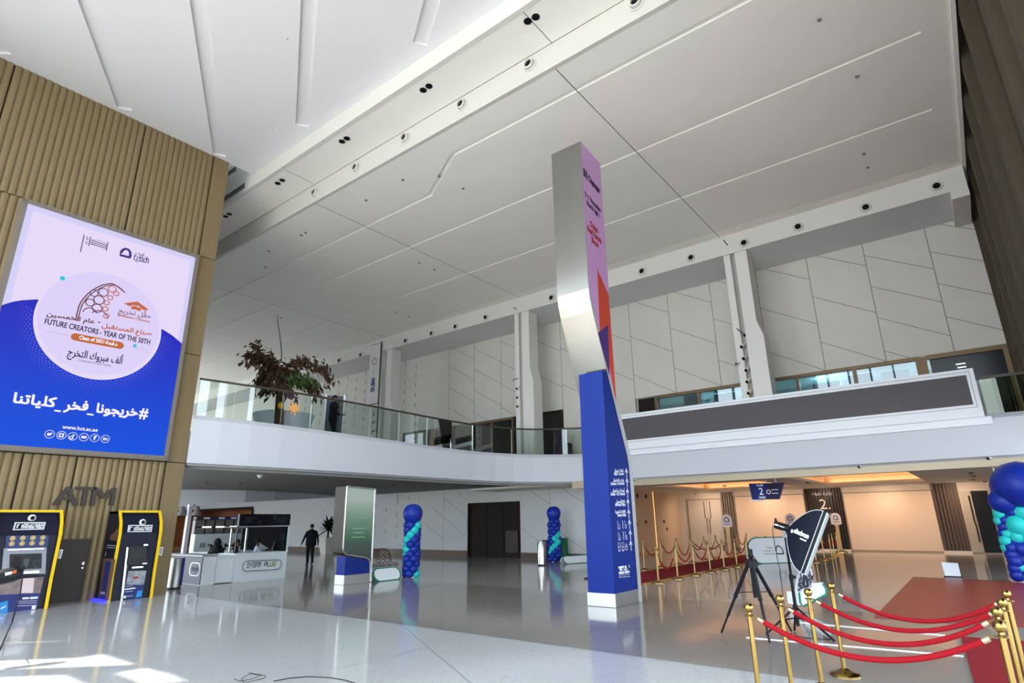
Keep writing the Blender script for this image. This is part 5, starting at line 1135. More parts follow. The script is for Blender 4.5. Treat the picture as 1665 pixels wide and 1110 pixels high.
# studio lamp poking in at the left edge, on a stand just outside the view
LS = fl(12, 1110); base = fl(-75, 1090); base = Vector((base.x, base.y, 0)); hp = facing(38, 934, base)
t = thing('studio_lamp', 'black studio lamp head poking in at the left edge before the left cash machine', 'studio light', base)
zh = zat(-20, 940, base)
stand(t, base, zh-.02, .4, .55, [base+Vector((.32*math.cos(a), .32*math.sin(a), 0)) for a in (2.4, 4.4, .4+PI*.45)])
g0, g1 = facing(-45, 948, base), facing(34, 931, base); ax = (g1-g0).normalized(); b = MB(); b.tube([g0, g0.lerp(g1, .1), g0.lerp(g1, .85), g1], [.07, .1, .1, .075], 18); b.build('lamp_head', M('dark green black plastic', '#10161a', .4), t, smooth=40)
b = MB(); b.prism([facing(x, y, base) for x, y in ((18, 918), (22, 903), (34, 905), (33, 925), (28, 930))], base.normalized()*.05); b.build('handle', bkm, t)
b = MB(); nb = -base.normalized(); b.poly([facing(x, y, base)+nb*.105 for x, y in ((8, 935), (19, 932), (19, 928), (8, 930))]); b.build('label', wht, t, fix=False)
b = MB(); b.poly([facing(x, y, base)+nb*.105 for x, y in ((20, 932), (26.5, 930), (26.5, 925.5), (20, 927.5))]); b.build('label', M('orange label', '#d8552c', .5), t, fix=False)
b = MB(); b.obox(facing(34, 930, base), ax*.03, ax.cross(ZU).normalized()*.05, ZU*.09); b.build('socket', bkm, t)
b = MB(); pth = [facing(36, 942, base), facing(33, 965, base), facing(27, 985, base), facing(20, 1010, base)]; e1, e2, e3 = fl(9, 1038), fl(0, 1056), fl(-30, 1090)
pth += [Vector((e1.x, e1.y, .06)), Vector((e2.x, e2.y, .01)), Vector((e3.x, e3.y, .008))]; b.tube(pth, .009, 6); b.build('power_cord', bkm, t, smooth=60)
# loose thin cable on the pale floor at the bottom
b = MB(); P = [fl(x, y) + ZU*.006 for x, y in ((445, 1108), (470, 1103), (500, 1100.5), (535, 1102), (560, 1106), (590, 1115), (620, 1130))]; b.tube(P, .005, 5); P = [fl(x, y)+ZU*.006 for x, y in ((398, 1112), (392, 1104), (405, 1096), (425, 1098), (410, 1104), (390, 1108), (380, 1104))]; b.tube(P, .003, 5)
P = [fl(x, y)+ZU*.006 for x, y in ((400, 1110), (430, 1103), (432, 1099), (405, 1094))]; b.tube(P, .003, 5); tag(b.build('loose_cable', bkm, None, smooth=60), 'thin tangled black cable on the pale floor at the bottom', 'cable')
# ================================================================ PEOPLE
def person(nm, lab, base, joints, radii, edges, bands, hair=None, extras=None, group=None, rz=0.0, s=1.0):
    """one continuous skinned body; bands(p) gives the material slot of a spot on it"""
    t = thing(nm, lab, 'person', base, group)
    R3 = Matrix.Rotation(rz, 3, 'Z'); b0 = Vector(base)
    names = list(joints); me = bpy.data.meshes.new('body')
    me.from_pydata([Vector(joints[n])*s for n in names], [(names.index(a), names.index(c)) for a, c in edges], [])
    o = bpy.data.objects.new('body', me); COL.objects.link(o)
    sk = o.modifiers.new('skin', 'SKIN'); sk.use_smooth_shade = True
    for i, n in enumerate(names):
        r = radii[n]; r = r if isinstance(r, tuple) else (r, r); me.skin_vertices[0].data[i].radius = (r[0]*s, r[1]*s); me.skin_vertices[0].data[i].use_root = (n == 'pelvis')
    sb = o.modifiers.new('sub', 'SUBSURF'); sb.levels = 2; sb.render_levels = 2
    bpy.context.view_layer.update()
    m2 = bpy.data.meshes.new_from_object(o.evaluated_get(bpy.context.evaluated_depsgraph_get())); bpy.data.objects.remove(o)
    mats, fn = bands
    m2.materials.clear()
    for mm in mats: m2.materials.append(mm)
    for p in m2.polygons: p.material_index = fn(p.center/s); p.use_smooth = True
    m2.transform(R3.to_4x4()); ob = bpy.data.objects.new('body', m2); ob.parent = t; COL.objects.link(ob)
    for (nm_, mb_, mat_) in (extras or []):
        mb_.v = [b0 + R3 @ (v*s) for v in mb_.v]; mb_.build(nm_, mat_, t, smooth=60)
    return t
skin = M('skin', '#9a6b52', .55); suit = M('dark suit', '#15161c', .8); hairm = M('black hair', '#120e0d', .6); shoe = M('black shoe', '#0c0b0b', .4); shirt = M('white shirt', '#dcdfe8', .8)
ED = [('pelvis', 'waist'), ('waist', 'chest'), ('chest', 'neck'), ('neck', 'jaw'), ('jaw', 'head'), ('head', 'crown'),
      ('chest', 'shL'), ('shL', 'elL'), ('elL', 'wrL'), ('wrL', 'haL'), ('chest', 'shR'), ('shR', 'elR'), ('elR', 'wrR'), ('wrR', 'haR'),
      ('pelvis', 'hiL'), ('hiL', 'knL'), ('knL', 'anL'), ('anL', 'toL'), ('pelvis', 'hiR'), ('hiR', 'knR'), ('knR', 'anR'), ('anR', 'toR')]
for sd_ in 'LR': ED += [('ha'+sd_, 'f%d%s' % (k, sd_)) for k in range(4)]+[('wr'+sd_, 'th'+sd_)]
RA = dict(pelvis=(.17, .12), waist=(.16, .115), chest=(.18, .125), neck=.055, jaw=(.065, .075), head=(.078, .095), crown=(.05, .06))
for sd_ in 'LR':
    RA.update({'sh'+sd_: (.075, .075), 'el'+sd_: .05, 'wr'+sd_: (.036, .036), 'ha'+sd_: (.038, .02), 'th'+sd_: .011, 'hi'+sd_: .12, 'kn'+sd_: .085, 'an'+sd_: .065, 'to'+sd_: (.045, .035)})
    for k in range(4): RA['f%d%s' % (k, sd_)] = .0095
def hands(J, side, d, palm):
    """four unequal fingers and a thumb running on from the wrist along d"""
    h = Vector(J['wr'+side]); d = Vector(d).normalized(); w = Vector(palm).normalized()
    J['ha'+side] = h+d*.07
    for k, L in enumerate((.085, .1, .093, .075)): J['f%d%s' % (k, side)] = h+d*(.07+L)+w*(-.033+.022*k)
    J['th'+side] = h+d*.07-w*.06
def face(extra, c, f, sk_):
    """eyes, nose, ears and mouth on a head centred at c looking along f"""
    c = Vector(c); f = Vector(f).normalized(); r = Vector((-f.y, f.x, 0))
    b = MB(); b.ball(c+f*.105-ZU*.015, .018, 8, 6, (.8, .8, 1.4)); b.ball(c+r*.082-ZU*.01, .024, 8, 6, (.5, .6, 1.2)); b.ball(c-r*.082-ZU*.01, .024, 8, 6, (.5, .6, 1.2)); extra.append(('face_features', b, sk_))
    b = MB(); b.ball(c+f*.086+r*.032+ZU*.015, .011, 8, 6); b.ball(c+f*.086-r*.032+ZU*.015, .011, 8, 6); b.obox(c+f*.092-ZU*.06, r*.022, f*.006, ZU*.005); extra.append(('eyes_and_mouth', b, hairm))
# man walking away under the balcony (local +y is his heading)
J = dict(pelvis=(0, 0, .95), waist=(0, .01, 1.1), chest=(0, .03, 1.36), neck=(0, .045, 1.53), jaw=(0, .06, 1.6), head=(0, .055, 1.66), crown=(0, .05, 1.72),
         shL=(-.21, .03, 1.41), elL=(-.34, -.06, 1.15), wrL=(-.43, -.02, .93), shR=(.21, .03, 1.41), elR=(.3, .03, 1.14), wrR=(.36, .14, .92),
         hiL=(-.09, 0, .88), knL=(-.09, .12, .5), anL=(-.09, .02, .09), toL=(-.1, .15, .04), hiR=(.09, 0, .88), knR=(.08, -.02, .49), anR=(.07, -.2, .13), toR=(.07, -.1, .04))
hands(J, 'L', (-.25, .1, -1), (0, 1, 0)); hands(J, 'R', (.15, .35, -1), (0, -1, 0))
def band(p):
    if p.z > 1.53 or (abs(p.x) > .3 and p.z < .92) or (abs(p.x) > .28 and p.z < .9): return 1
    return 0
ex = []
b = MB(); b.ball((0, .045, 1.69), .096, 16, 10, (.9, 1.02, .95)); ex.append(('hair', b, hairm)); face(ex, (0, .055, 1.655), (0, 1, 0), skin)
for n in 'LR':
    b = MB(); a = Vector(J['an'+n]); c = Vector(J['to'+n]); b.tube([a-ZU*.03-YU*.05, (a+c)/2-ZU*.02, Vector((c.x, c.y+.04, max(.03, c.z-.01)))], [.05, .05, .035], 10); ex.append(('shoe', b, shoe))
b = MB(); b.lathe([(.22, .8), (.25, .83), (.235, 1.1), (.245, 1.3), (.225, 1.4), (.12, 1.48)], (0, .01, 0), 20); b.v = [Vector((v.x, v.y*.66, v.z)) for v in b.v]; ex.append(('jacket', b, suit))
pb = fl(503, 917); person('person', 'man in a dark suit walking away under the balcony, arms loose', (pb.x, pb.y, 0), J, RA, ED, ((suit, skin), band), extras=ex, rz=math.atan2(pb.y, pb.x)-PI/2+.25)
# man in a dark suit standing on the gallery, holding something up in front
J = dict(pelvis=(0, 0, .95), waist=(0, 0, 1.1), chest=(0, .01, 1.36), neck=(0, .03, 1.53), jaw=(0, .06, 1.6), head=(0, .05, 1.66), crown=(0, .04, 1.72),
         shL=(-.19, .01, 1.42), elL=(-.24, .04, 1.13), wrL=(-.16, .26, 1.06), shR=(.19, .01, 1.42), elR=(.25, .2, 1.25), wrR=(.1, .3, 1.42),
         hiL=(-.09, 0, .88), knL=(-.1, .04, .49), anL=(-.12, -.05, .08), toL=(-.13, .1, .04), hiR=(.09, 0, .88), knR=(.1, .1, .5), anR=(.1, .1, .08), toR=(.1, .24, .04))
hands(J, 'L', (.1, 1, .1), (0, 0, -1)); hands(J, 'R', (-.35, .5, .6), (.6, .3, -.3))
def band2(p): return 1 if p.z > 1.53 or (p.y > .27 and p.z > 1.0) else 0
ex = []; b = MB(); b.ball((0, .03, 1.69), .096, 16, 10, (.92, 1.0, .95)); ex.append(('hair', b, hairm)); face(ex, (0, .05, 1.655), (0, 1, 0), skin)
b = MB(); b.lathe([(.19, .84), (.21, .86), (.19, 1.1), (.205, 1.3), (.19, 1.42)], (0, 0, 0), 18); b.v = [Vector((v.x, v.y*.72, v.z)) for v in b.v]; ex.append(('jacket', b, suit))
for n in 'LR':
    b = MB(); a = Vector(J['an'+n]); c = Vector(J['to'+n]); b.tube([a-ZU*.03-YU*.05, (a+c)/2-ZU*.02, Vector((c.x, c.y+.04, .03))], [.05, .05, .035], 10); ex.append(('shoe', b, shoe))
gy = Vector((-18.95, 13.25, GZ)); c = facing(540, 706, gy)
kx = fl(544, 642, GZ+1.78); gp = Vector((kx.x, kx.y, GZ))
person('person', 'man in a dark suit standing on the gallery behind the glass, arms raised in front', gp, J, RA, ED, ((suit, skin), band2), extras=ex, rz=-PI/2+.62)
# three people seated behind the booth counter
def seated(lab, px, py, top, jk, skc, hr, headf, arm=None, veil=False, ymat=None):
    base = on(px, py, 0, -20.35); base = Vector((-20.35-(.5 if veil else 0), base.y, 0))
    hz_ = zat(px, top, base); dz = hz_-1.26
    J = dict(pelvis=(0, 0, .48+dz), waist=(0, .02, .63+dz), chest=(0, .05, .9+dz), neck=(0, .07, 1.05+dz), jaw=(0, .1, 1.12+dz), head=(0, .09, 1.17+dz), crown=(0, .08, 1.22+dz),
         shL=(-.18, .05, .95+dz), elL=(-.23, .12, .68+dz), wrL=(-.14, .36, .74+dz), shR=(.18, .05, .95+dz), elR=(.24, .16, .7+dz), wrR=(.13, .4, .76+dz),
         hiL=(-.09, .05, .46+dz), knL=(-.12, .42, .48+dz), anL=(-.12, .4, .08), toL=(-.12, .53, .04), hiR=(.09, .05, .46+dz), knR=(.12, .42, .48+dz), anR=(.12, .4, .08), toR=(.12, .53, .04))
    if arm: J['elR'] = (.22, .3, .72+dz); J['wrR'] = (.1, .55, .75+dz); J['elL'] = (-.2, .3, .72+dz); J['wrL'] = (-.1, .55, .75+dz)
    hands(J, 'L', (.15, 1, 0), (0, 0, 1)); hands(J, 'R', (-.15, 1, 0), (0, 0, 1))
    def bd(p):
        if p.z > 1.05+dz or (p.y > .27 and p.z > .62+dz) : return 1
        return 0
    ex = []
    b = MB()
    if veil: b.ball((0, .06, 1.17+dz), .118, 16, 12, (1, 1.05, 1.15)); b.lathe([(.22, .86+dz), (.16, 1.0+dz), (.1, 1.1+dz)], (0, .06, 0), 16); ex.append(('headscarf', b, hr))
    else: b.ball((0, .07, 1.2+dz), .096, 16, 10, (.92, 1.0, .92)); ex.append(('hair', b, hr))
    if not veil: face(ex, (0, .09, 1.165+dz), (0, 1, 0), skc)
    person('person', lab, base, J, RA, ED, ((jk, skc), bd), extras=ex, rz=headf)
sk2 = M('skin tan', '#7f5644', .55)
seated('woman in black with a black headscarf seated at the left of the booth counter', 365, 900, 876.5, M('black cloth', '#101014', .8), sk2, M('black cloth', ''), -PI/2-.9, veil=True)
seated('bearded man in a dark jacket seated at the booth, looking right', 380, 900, 877.5, M('olive black jacket', '#1b1c1d', .8), sk2, hairm, -.5)
seated('man in a white shirt leaning over papers at the booth counter', 414, 900, 876.5, shirt, sk2, hairm, -.35, arm=True)

# ================================================================ BOOTH
KX = -19.55
bw = M('booth white', '#d3dadd', .45); bg_ = M('booth grey', '#56545a', .5); bkk = M('booth black panel', '#0b0d15', .3)
t = thing('service_booth', 'white and grey service counter with a black header and rounded logo, past the ribbed wall', 'booth', (-21, 10.7, 0))
MB().box((-22.6, 10.32, 0), (KX, 12.16, .84)).box((-22.6, 10.3, .84), (KX+.02, 12.18, .88)).build('counter', bw, t)
MB().box((-22.4, 9.76, .02), (KX-.08, 10.31, .8)).box((-22.4, 9.74, .8), (KX-.03, 10.31, .86)).build('gate_panel', bw, t)
MB().box((-22.6, 9.33, .0), (KX-.06, 9.74, .84)).build('end_counter', bw, t)
MB().box((-22.62, 9.3, .02), (KX-.08, 9.33, .83)).build('grey_front', bg_, t); MB().box((-22.62, 9.28, .84), (KX-.04, 9.78, .88)).build('grey_top', M('booth grey top', '#8c8b8d', .3), t)
b = MB(); c_ = Vector((-19.95, 9.295, .46)); P = []
for k in range(9): P.append(c_+XU*(.1+.16*math.cos(-PI/2+PI*k/8))*1+ZU*.2*math.sin(-PI/2+PI*k/8))
for k in range(9): P.append(c_+XU*(-.3+.16*math.cos(PI/2+PI*k/8))+ZU*.2*math.sin(PI/2+PI*k/8))
b.poly(P); b.build('logo_plate', bw, t, fix=False); b = MB(); b.poly([Vector((p.x*.94-.06*19.95*1+0, p.y-.004, .46+(p.z-.46)*.8)) if False else c_+(p-c_)*.86-YU*.004 for p in P]); b.build('logo_face', bg_, t, fix=False); b = MB(); text(b, 'PLUS+', c_+Vector((-.25, -.008, -.06)), c_+Vector((.2, -.008, -.06)), ZU, .12, bold=.01); b.build('lettering', ink, t, fix=False)
# logo on the front: rounded frame and lettering
b = MB(); bgk = MB()
kf2 = 120/1211; q = lambda x, y: on(360+x*kf2, 820+y*kf2, 0, KX+.024)
cl_, cr_ = q(425, 1010), q(915, 985); rr0 = .155
def pill(mb, r, w):
    P = [cr_+YU*r*math.cos(-PI/2+PI*k/10)+ZU*r*math.sin(-PI/2+PI*k/10) for k in range(11)]+[cl_+YU*r*math.cos(PI/2+PI*k/10)+ZU*r*math.sin(PI/2+PI*k/10) for k in range(11)]
    strip(mb, P+[P[0]], w, XU)
pill(b, rr0, .022); b.build('logo_frame', M('logo slate', '#46505a', .5), t, fix=False)
b = MB(); pill(b, rr0+.05, .008); b.build('logo_frame', M('logo pale', '#aeb9bd', .5), t, fix=False)
def seg7(mb, o, w, h, strokes): 
    for s_ in strokes: strip(mb, [o+YU*x*w+ZU*y*h for x, y in s_], .027, XU)
L0 = q(415, 1032); L1 = q(885, 1005); wd_ = (L1.y-L0.y)/9.2; hh = .135
GL = {'E': [[(0, 1), (.8, 1)], [(0, .5), (.7, .5)], [(0, 0), (.8, 0)]], 'V': [[(0, 1), (.4, 0), (.8, 1)]], 'N': [[(0, 0), (0, .9), (.15, 1), (.65, 1), (.8, .85), (.8, 0)]], 'T': [[(0, 1), (.8, 1)], [(.4, 1), (.4, 0)]], 'P': [[(0, 0), (0, 1), (.7, 1), (.8, .8), (.7, .5), (.1, .5)]], 'L': [[(0, 1), (0, 0), (.8, 0)]], 'U': [[(0, 1), (0, .1), (.1, 0), (.7, 0), (.8, .1), (.8, 1)]], 'S': [[(.8, 1), (.1, 1), (0, .75), (.1, .5), (.7, .5), (.8, .25), (.7, 0), (0, 0)]], '+': [[(.4, 1.2), (.4, .8)], [(.2, 1), (.6, 1)]]}
b = MB(); gm_ = MB()
for i, ch in enumerate('EVENT PLUS+'):
    if ch == ' ': continue
    o = L0.lerp(L1, (i if i < 10 else 9.9)/10.4*1.06); seg7(gm_ if i in (8, 9) else b, o, wd_*.95 if ch != '+' else wd_*.4, hh, GL[ch])
b.build('logo_lettering', MATS['logo slate'], t, fix=False); gm_.build('logo_lettering', M('logo green', '#6f9a3c', .5), t, fix=False)
# black header with faint marks, glass screen, white end post
MB().box((KX-.1, 10.3, 1.74), (KX, 12.17, 2.12)).build('header', bkk, t)
b = MB(); hm = lambda y, z: Vector((KX+.004, y, z))
for y0, y1, z in ((10.5, 10.9, 2.0), (10.5, 10.75, 1.93), (10.5, 10.8, 1.86), (11.65, 12.0, 1.96), (11.65, 11.95, 1.88)): strip(b, [hm(y0, z), hm(y1, z)], .02, XU)
ring(b, hm(11.05, 1.85), .05, .02, YU, ZU, 10); strip(b, [hm(11.55, 2.05), hm(11.55, 1.95)], .03, XU); strip(b, [hm(11.6, 2.05), hm(11.6, 1.95)], .03, XU); b.build('header_mark', M('faint header mark', '#3c4450', .4), t, fix=False)
MB().box((KX-.06, 12.13, .88), (KX, 12.18, 2.12)).build('end_post', bw, t); MB().box((KX-.06, 10.28, .88), (KX-.02, 10.32, 1.74)).build('dark_post', bkk, t)
MB().box((KX-.05, 10.32, 1.70), (KX-.03, 12.13, 1.74)).box((KX-.05, 9.9, 1.7), (KX-.03, 10.32, 1.72)).build('glass_rail', M('pale satin frame', ''), t)
MB().box((KX-.045, 10.34, .9), (KX-.035, 12.12, 1.7)).build('glass_screen', glass('booth glass', '#eef2f2', .35), t)
b = MB(); b.box((-22.6, 12.08, .88), (KX-.06, 12.135, 2.1)); b.build('back_wall', M('booth matt black', '#08090c', .95, spec=.1), t)
b = MB(); 
for yy in (10.75, 11.3):
    b.box((-20.9, yy, .88), (-20.84, yy+.05, 1.7))
b.box((-20.9, 10.75, 1.66), (-20.84, 11.35, 1.7)); b.build('inner_frame', M('pale satin frame', ''), t)
b = MB(); a_ = q(620, 625); b.poly([Vector((-20.1, p.y, p.z)) for p in (on(360+x*kf2, 820+y*kf2, 0, -20.1) for x, y in ((622, 740), (625, 628), (775, 718), (690, 742)))]); o = b.build('paper_sheet', wht, None, fix=False); sm = o.modifiers.new('t', 'SOLIDIFY'); sm.thickness = .004; tag(o, 'white sheet of paper held up at the booth counter', 'paper')
for i, (x0, x1, y0, y1) in enumerate(((885, 1010, 640, 770), (835, 900, 610, 735))):
    P = [on(360+x*kf2, 820+y*kf2, 0, -20.2) for x, y in ((x0, y1), (x1, y1-70), (x1+10, y0+10), (x0+40, y0))]
    tt = thing('monitor', ('tilted grey monitor at the right end of the booth counter', 'second monitor behind the papers on the booth counter')[i], 'monitor', (P[0].x, P[0].y, .88)); b = MB(); b.prism(P, (-.03, 0, 0)); b.build('panel', M('monitor grey', '#3f4448', .4), tt); b = MB(); cc = (P[0]+P[1])/2; b.box((cc.x-.05, cc.y-.03, .88), (cc.x, cc.y+.03, cc.z)); b.build('stand', bkk, tt)
# tall white mast with two flood lamps behind the grey counter
mp = on(298, 904, 1, 9.9); mp = Vector((mp.x, 9.9, 0)); t = thing('floodlight_mast', 'white upright mast carrying two flood lamps behind the grey counter end', 'floodlight', (mp.x, mp.y, 0))
mz = zat(318, 820, mp); MB().box((mp.x-.1, mp.y-.06, 0), (mp.x+.06, mp.y+.06, mz)).build('mast', M('mast white', '#c3c6cf', .4), t)
for sg_ in (-1, 1):
    b = MB(); c_ = Vector((mp.x+.0, mp.y, mz-.22))+Vector((.55, .43, 0)).normalized()*.26*sg_; b.lathe([(.05, .16), (.07, .12), (.1, 0), (.17, -.12), (.17, -.15)], c_, 12); b.build('lamp', M('lamp grey', '#6c6863', .5), t, smooth=30)
b = MB(); b.box((mp.x-.3, mp.y-.04, mz-.06), (mp.x+.3, mp.y+.04, mz-.01)); b.build('bracket', M('lamp grey', ''), t)
# display stand with screens and a printed white counter behind the booth
dx = -27.5
D = lambda x, y: on(280+x*140/1195, 780+y*140/1195, 0, dx)
p0, p1 = D(270, 1020), D(1060, 1010); ya, yb = p0.y, p1.y; zt_ = D(300, 510).z; 
t = thing('display_stand', 'exhibition stand with a dark header, photo screens and a white printed counter behind the booth', 'stand', (dx, (ya+yb)/2, 0))
MB().box((dx-.3, ya, D(300, 552).z), (dx, yb, zt_)).build('header', M('slate header', '#2b3138', .4), t)
scz0, scz1 = D(300, 755).z, D(300, 560).z
MB().box((dx-.3, ya, scz0), (dx-.05, yb, scz1)).build('screen_wall', M('photo screens', '#8b857d', .3, noise=.9, nscale=2.2, col2='#5a544f'), t)
b = MB(); 
for k in range(1, 6): y = ya+(yb-ya)*k/6; b.box((dx-.06, y-.02, scz0), (dx-.02, y+.02, scz1))
b.box((dx-.06, ya, (scz0+scz1)/2-.02), (dx-.02, yb, (scz0+scz1)/2+.02)); b.build('screen_joint', bkk, t)
b = MB()
for k in (.12, .35, .6): y = ya+(yb-ya)*k; b.box((dx-.05, y, (scz0+scz1)/2-.03), (dx+.0, y+.4, (scz0+scz1)/2+.03))
b.build('strip_lamp', M('lit tube', '#ffffff', .4, emit='#ffffff', es=.8), t)
MB().box((dx-.3, ya, .0), (dx+.1, yb, scz0)).build('counter', bw, t)
b = MB(); cx_ = dx+.104
for k in (.1, .4, .68):
    y = ya+(yb-ya)*k; L_w = (yb-ya)*.16
    for i in range(3): b.quad((cx_, y+.09*i, .6*scz0), (cx_, y+.09*i+.045, .6*scz0), (cx_, y+.09*i+.045, .6*scz0+.2), (cx_, y+.09*i, .6*scz0+.2))
    strip(b, [(cx_, y+.34, .6*scz0+.1), (cx_, y+L_w, .6*scz0+.1)], .1, XU)
b.build('print', M('logo slate', ''), t, fix=False)
b = MB()
for k in (.12, .38, .6, .84): y = ya+(yb-ya)*k; z_ = (zt_+D(300, 552).z)/2; strip(b, [(dx+.004, y, z_), (dx+.004, y+.28, z_)], .07, XU)
b.build('header_lettering', wht, t, fix=False)
MB().box((dx-.02, yb-.75*(yb-ya)/4, D(300, 790).z*.0+.02), (dx+.14, yb-.05, scz1)).build('tower_panel', M('lilac grey panel', '#8d8f9c', .5), t)
# queue barriers in front of it
t0 = None
for k in range(6):
    x_, y_ = dx+1.2+(.25 if k % 2 else 0), ya+.2+(yb-ya)*k/5.2
    if t0 is None:
        t0 = thing('queue_post', 'black belt queue post, first from the left before the display stand', 'barrier post', (x_, y_, 0), 'black queue posts'); b = MB(); b.lathe([(.17, 0), (.17, .03), (.035, .05), (.035, .98), (.05, .98), (.05, 1.02)], (x_, y_, 0), 12); b.build('post', bkm, t0, smooth=35)
        b = MB(); b.box((x_-.01, y_, .9), (x_+.01, y_+(yb-ya)/5.2, .97)); b.build('belt', bkm, t0)
    else: dup(t0, (x_, y_, 0), 'black belt queue post, %s from the left before the display stand' % ORD[k])
# banner inside the far shop and its shelves
o = MB(); za = on(300, 850, 1, YW+3.7).z
b = MB().box((-59, YW+3.6, .9), (-44.6, YW+3.7, 2.6)); tt = thing('shop_banner', 'blue and brown banner high inside the far lit shop', 'banner', (-52, YW+3.6, .9)); b.build('cloth', M('shop banner blue', '#1c2a78', .5), tt)
b = MB(); b.poly([(-50.5, YW+3.595, .9), (-44.6, YW+3.595, .9), (-44.6, YW+3.595, 2.6), (-48.8, YW+3.595, 2.6)]); b.build('brown_panel', M('shop banner brown', '#7a4f33', .5), tt, fix=False)
b = MB(); ring(b, (-56, YW+3.59, 1.6), .22, .2, XU, ZU, 14); strip(b, [(-55.5, YW+3.59, 1.8), (-53.2, YW+3.59, 1.8)], .12, YU); strip(b, [(-55.5, YW+3.59, 1.4), (-53.4, YW+3.59, 1.4)], .12, YU); b.build('lettering', wht, tt, fix=False)

# ================================================================ PLANTS
leaf = M('dark palm leaf', '#16281a', .5); leaf2 = M('dry brown leaf', '#4a3626', .6, noise=.3, nscale=6); leaf3 = M('olive green leaf', '#3c5626', .55); bark = M('brown bark', '#3a2c20', .8)
pb = fl(531, 900.8); t = thing('potted_palm', 'small dark palm in a tall white tapered planter near the walking man', 'plant', (pb.x, pb.y, 0))
hp_ = zat(535, 873, pb); b = MB(); w0, w1 = .26, .42
b.add([pb+Vector((i*w0, j*w0, 0)) for i, j in ((-1,-1),(1,-1),(1,1),(-1,1))]+[pb+Vector((i*w1, j*w1, hp_)) for i, j in ((-1,-1),(1,-1),(1,1),(-1,1))]+[pb+Vector((i*(w1-.05), j*(w1-.05), hp_-.06)) for i, j in ((-1,-1),(1,-1),(1,1),(-1,1))], [(0,3,2,1),(0,1,5,4),(1,2,6,5),(2,3,7,6),(3,0,4,7),(4,5,9,8),(5,6,10,9),(6,7,11,10),(7,4,8,11),(8,9,10,11)]); b.build('planter', M('planter white', '#cfcac2', .5), t)
b = MB(); b.tube([(pb.x, pb.y, hp_-.06), (pb.x+.02, pb.y, hp_+.55)], [.07, .05], 8); b.build('stem', bark, t)
zt2 = zat(535, 848, pb)
b = MB(); rnd = random.Random(3)
for k in range(80):
    a = k*2.4; el = rnd.uniform(-.1, 1.25); L = rnd.uniform(.6, .95); d = Vector((math.cos(a)*math.cos(el), math.sin(a)*math.cos(el), math.sin(el))); o = pb+ZU*(hp_+.35+.25*rnd.random())
    P = [o+d*L*s_-ZU*.35*L*s_*s_*(1.2-math.sin(el)) for s_ in (0, .35, .7, 1)]; sd = d.cross(ZU).normalized()
    for (p_, q_), (w_, v_) in zip(zip(P, P[1:]), ((.03, .085), (.085, .06), (.06, .006))): b.quad(p_-sd*w_, p_+sd*w_, q_+sd*v_, q_-sd*v_)
b.build('foliage', leaf, t, fix=False)
# big brown leaved tree in a wide pale bowl on the gallery
TB = Vector((-20.6, 12.3, GZ)); c = facing(453, 690, TB)
TB = Vector((facing(452, 690, TB).x, facing(452, 690, TB).y, GZ))
T = lambda x, y: facing(x, y, TB)
t = thing('gallery_tree', 'tree with drooping brown and green foliage in a pale bowl behind the gallery glass', 'tree', TB)
b = MB(); b.tube([TB+ZU*.05, T(453, 692), T(455, 640), T(456, 600)], [.2, .18, .15, .1], 10)
for q_ in ((425, 590), (490, 600), (470, 620), (440, 570)): b.tube([T(455, 628), T((455+q_[0])/2, (628+q_[1])/2-6), T(*q_)], [.07, .05, .03], 6)
b.build('trunk', bark, t, smooth=50)
b = MB(); b.tube([T(457, 590), T(458, 575), T(455, 545), T(451, 520), T(452, 511)], [.02, .018, .015, .012, .006], 5); b.build('spike', bark, t)
rnd = random.Random(11); vd = TB.normalized()*0+Vector((TB.x, TB.y, 0)).normalized()
br_m, gr_m = MB(), MB()
def frond(pts, dep, n, L, mbx, spread=.35):
    P = [T(*p)+vd*dep*i/(len(pts)-1) for i, p in enumerate(pts)]
    for _ in range(n):
        i = rnd.randrange(len(P)-1); o = P[i].lerp(P[i+1], rnd.random()); o = o+Vector((rnd.gauss(0, spread*.3), rnd.gauss(0, spread*.3), rnd.gauss(0, spread*.25)))
        d = ((P[i+1]-P[i]).normalized()*.5+Vector((rnd.gauss(0, .4), rnd.gauss(0, .4), -.75+rnd.gauss(0, .25)))).normalized(); l_ = L*rnd.uniform(.6, 1.2); sd = d.cross(Vector((rnd.gauss(0, 1), rnd.gauss(0, 1), .3))).normalized()*l_*.2
        mbx.add([o, o+d*l_*.45+sd, o+d*l_, o+d*l_*.45-sd], [(0, 1, 2, 3)])
C0 = (456, 606)
for pts, dep in (([C0, (440, 588), (420, 575), (402, 569)], .5), ([C0, (435, 585), (415, 583), (401, 595)], -.5), ([C0, (445, 590), (430, 578), (412, 570)], -1.0), ([C0, (475, 588), (505, 584), (530, 596), (540, 618)], .4), ([C0, (470, 592), (500, 590), (522, 605)], -.6), ([C0, (440, 605), (432, 620), (428, 635)], .4), ([C0, (448, 600), (440, 618), (445, 635)], -.5), ([C0, (430, 595), (424, 608), (425, 622)], .2)): frond(pts, dep, 170, .27, br_m, .42)
for pts, dep in (([C0, (475, 612), (500, 622), (525, 628)], .3), ([C0, (480, 618), (505, 630), (518, 648)], -.4), ([C0, (470, 620), (465, 632), (480, 640)], .4), ([C0, (455, 620), (455, 632), (470, 638)], -.3)): frond(pts, dep, 120, .27, br_m, .42); 
for pts, dep in (([C0, (478, 606), (498, 618), (512, 625)], -.5), ([C0, (470, 612), (480, 622), (495, 628)], -.6)): frond(pts, dep, 110, .26, gr_m, .4)
br_m.build('foliage', leaf2, t, fix=False); gr_m.build('foliage', leaf3, t, fix=False)
tb_ = t
t = thing('planter_bowl', 'wide pale bowl planter behind the drooping tree on the gallery', 'planter', TB+vd*1.6)
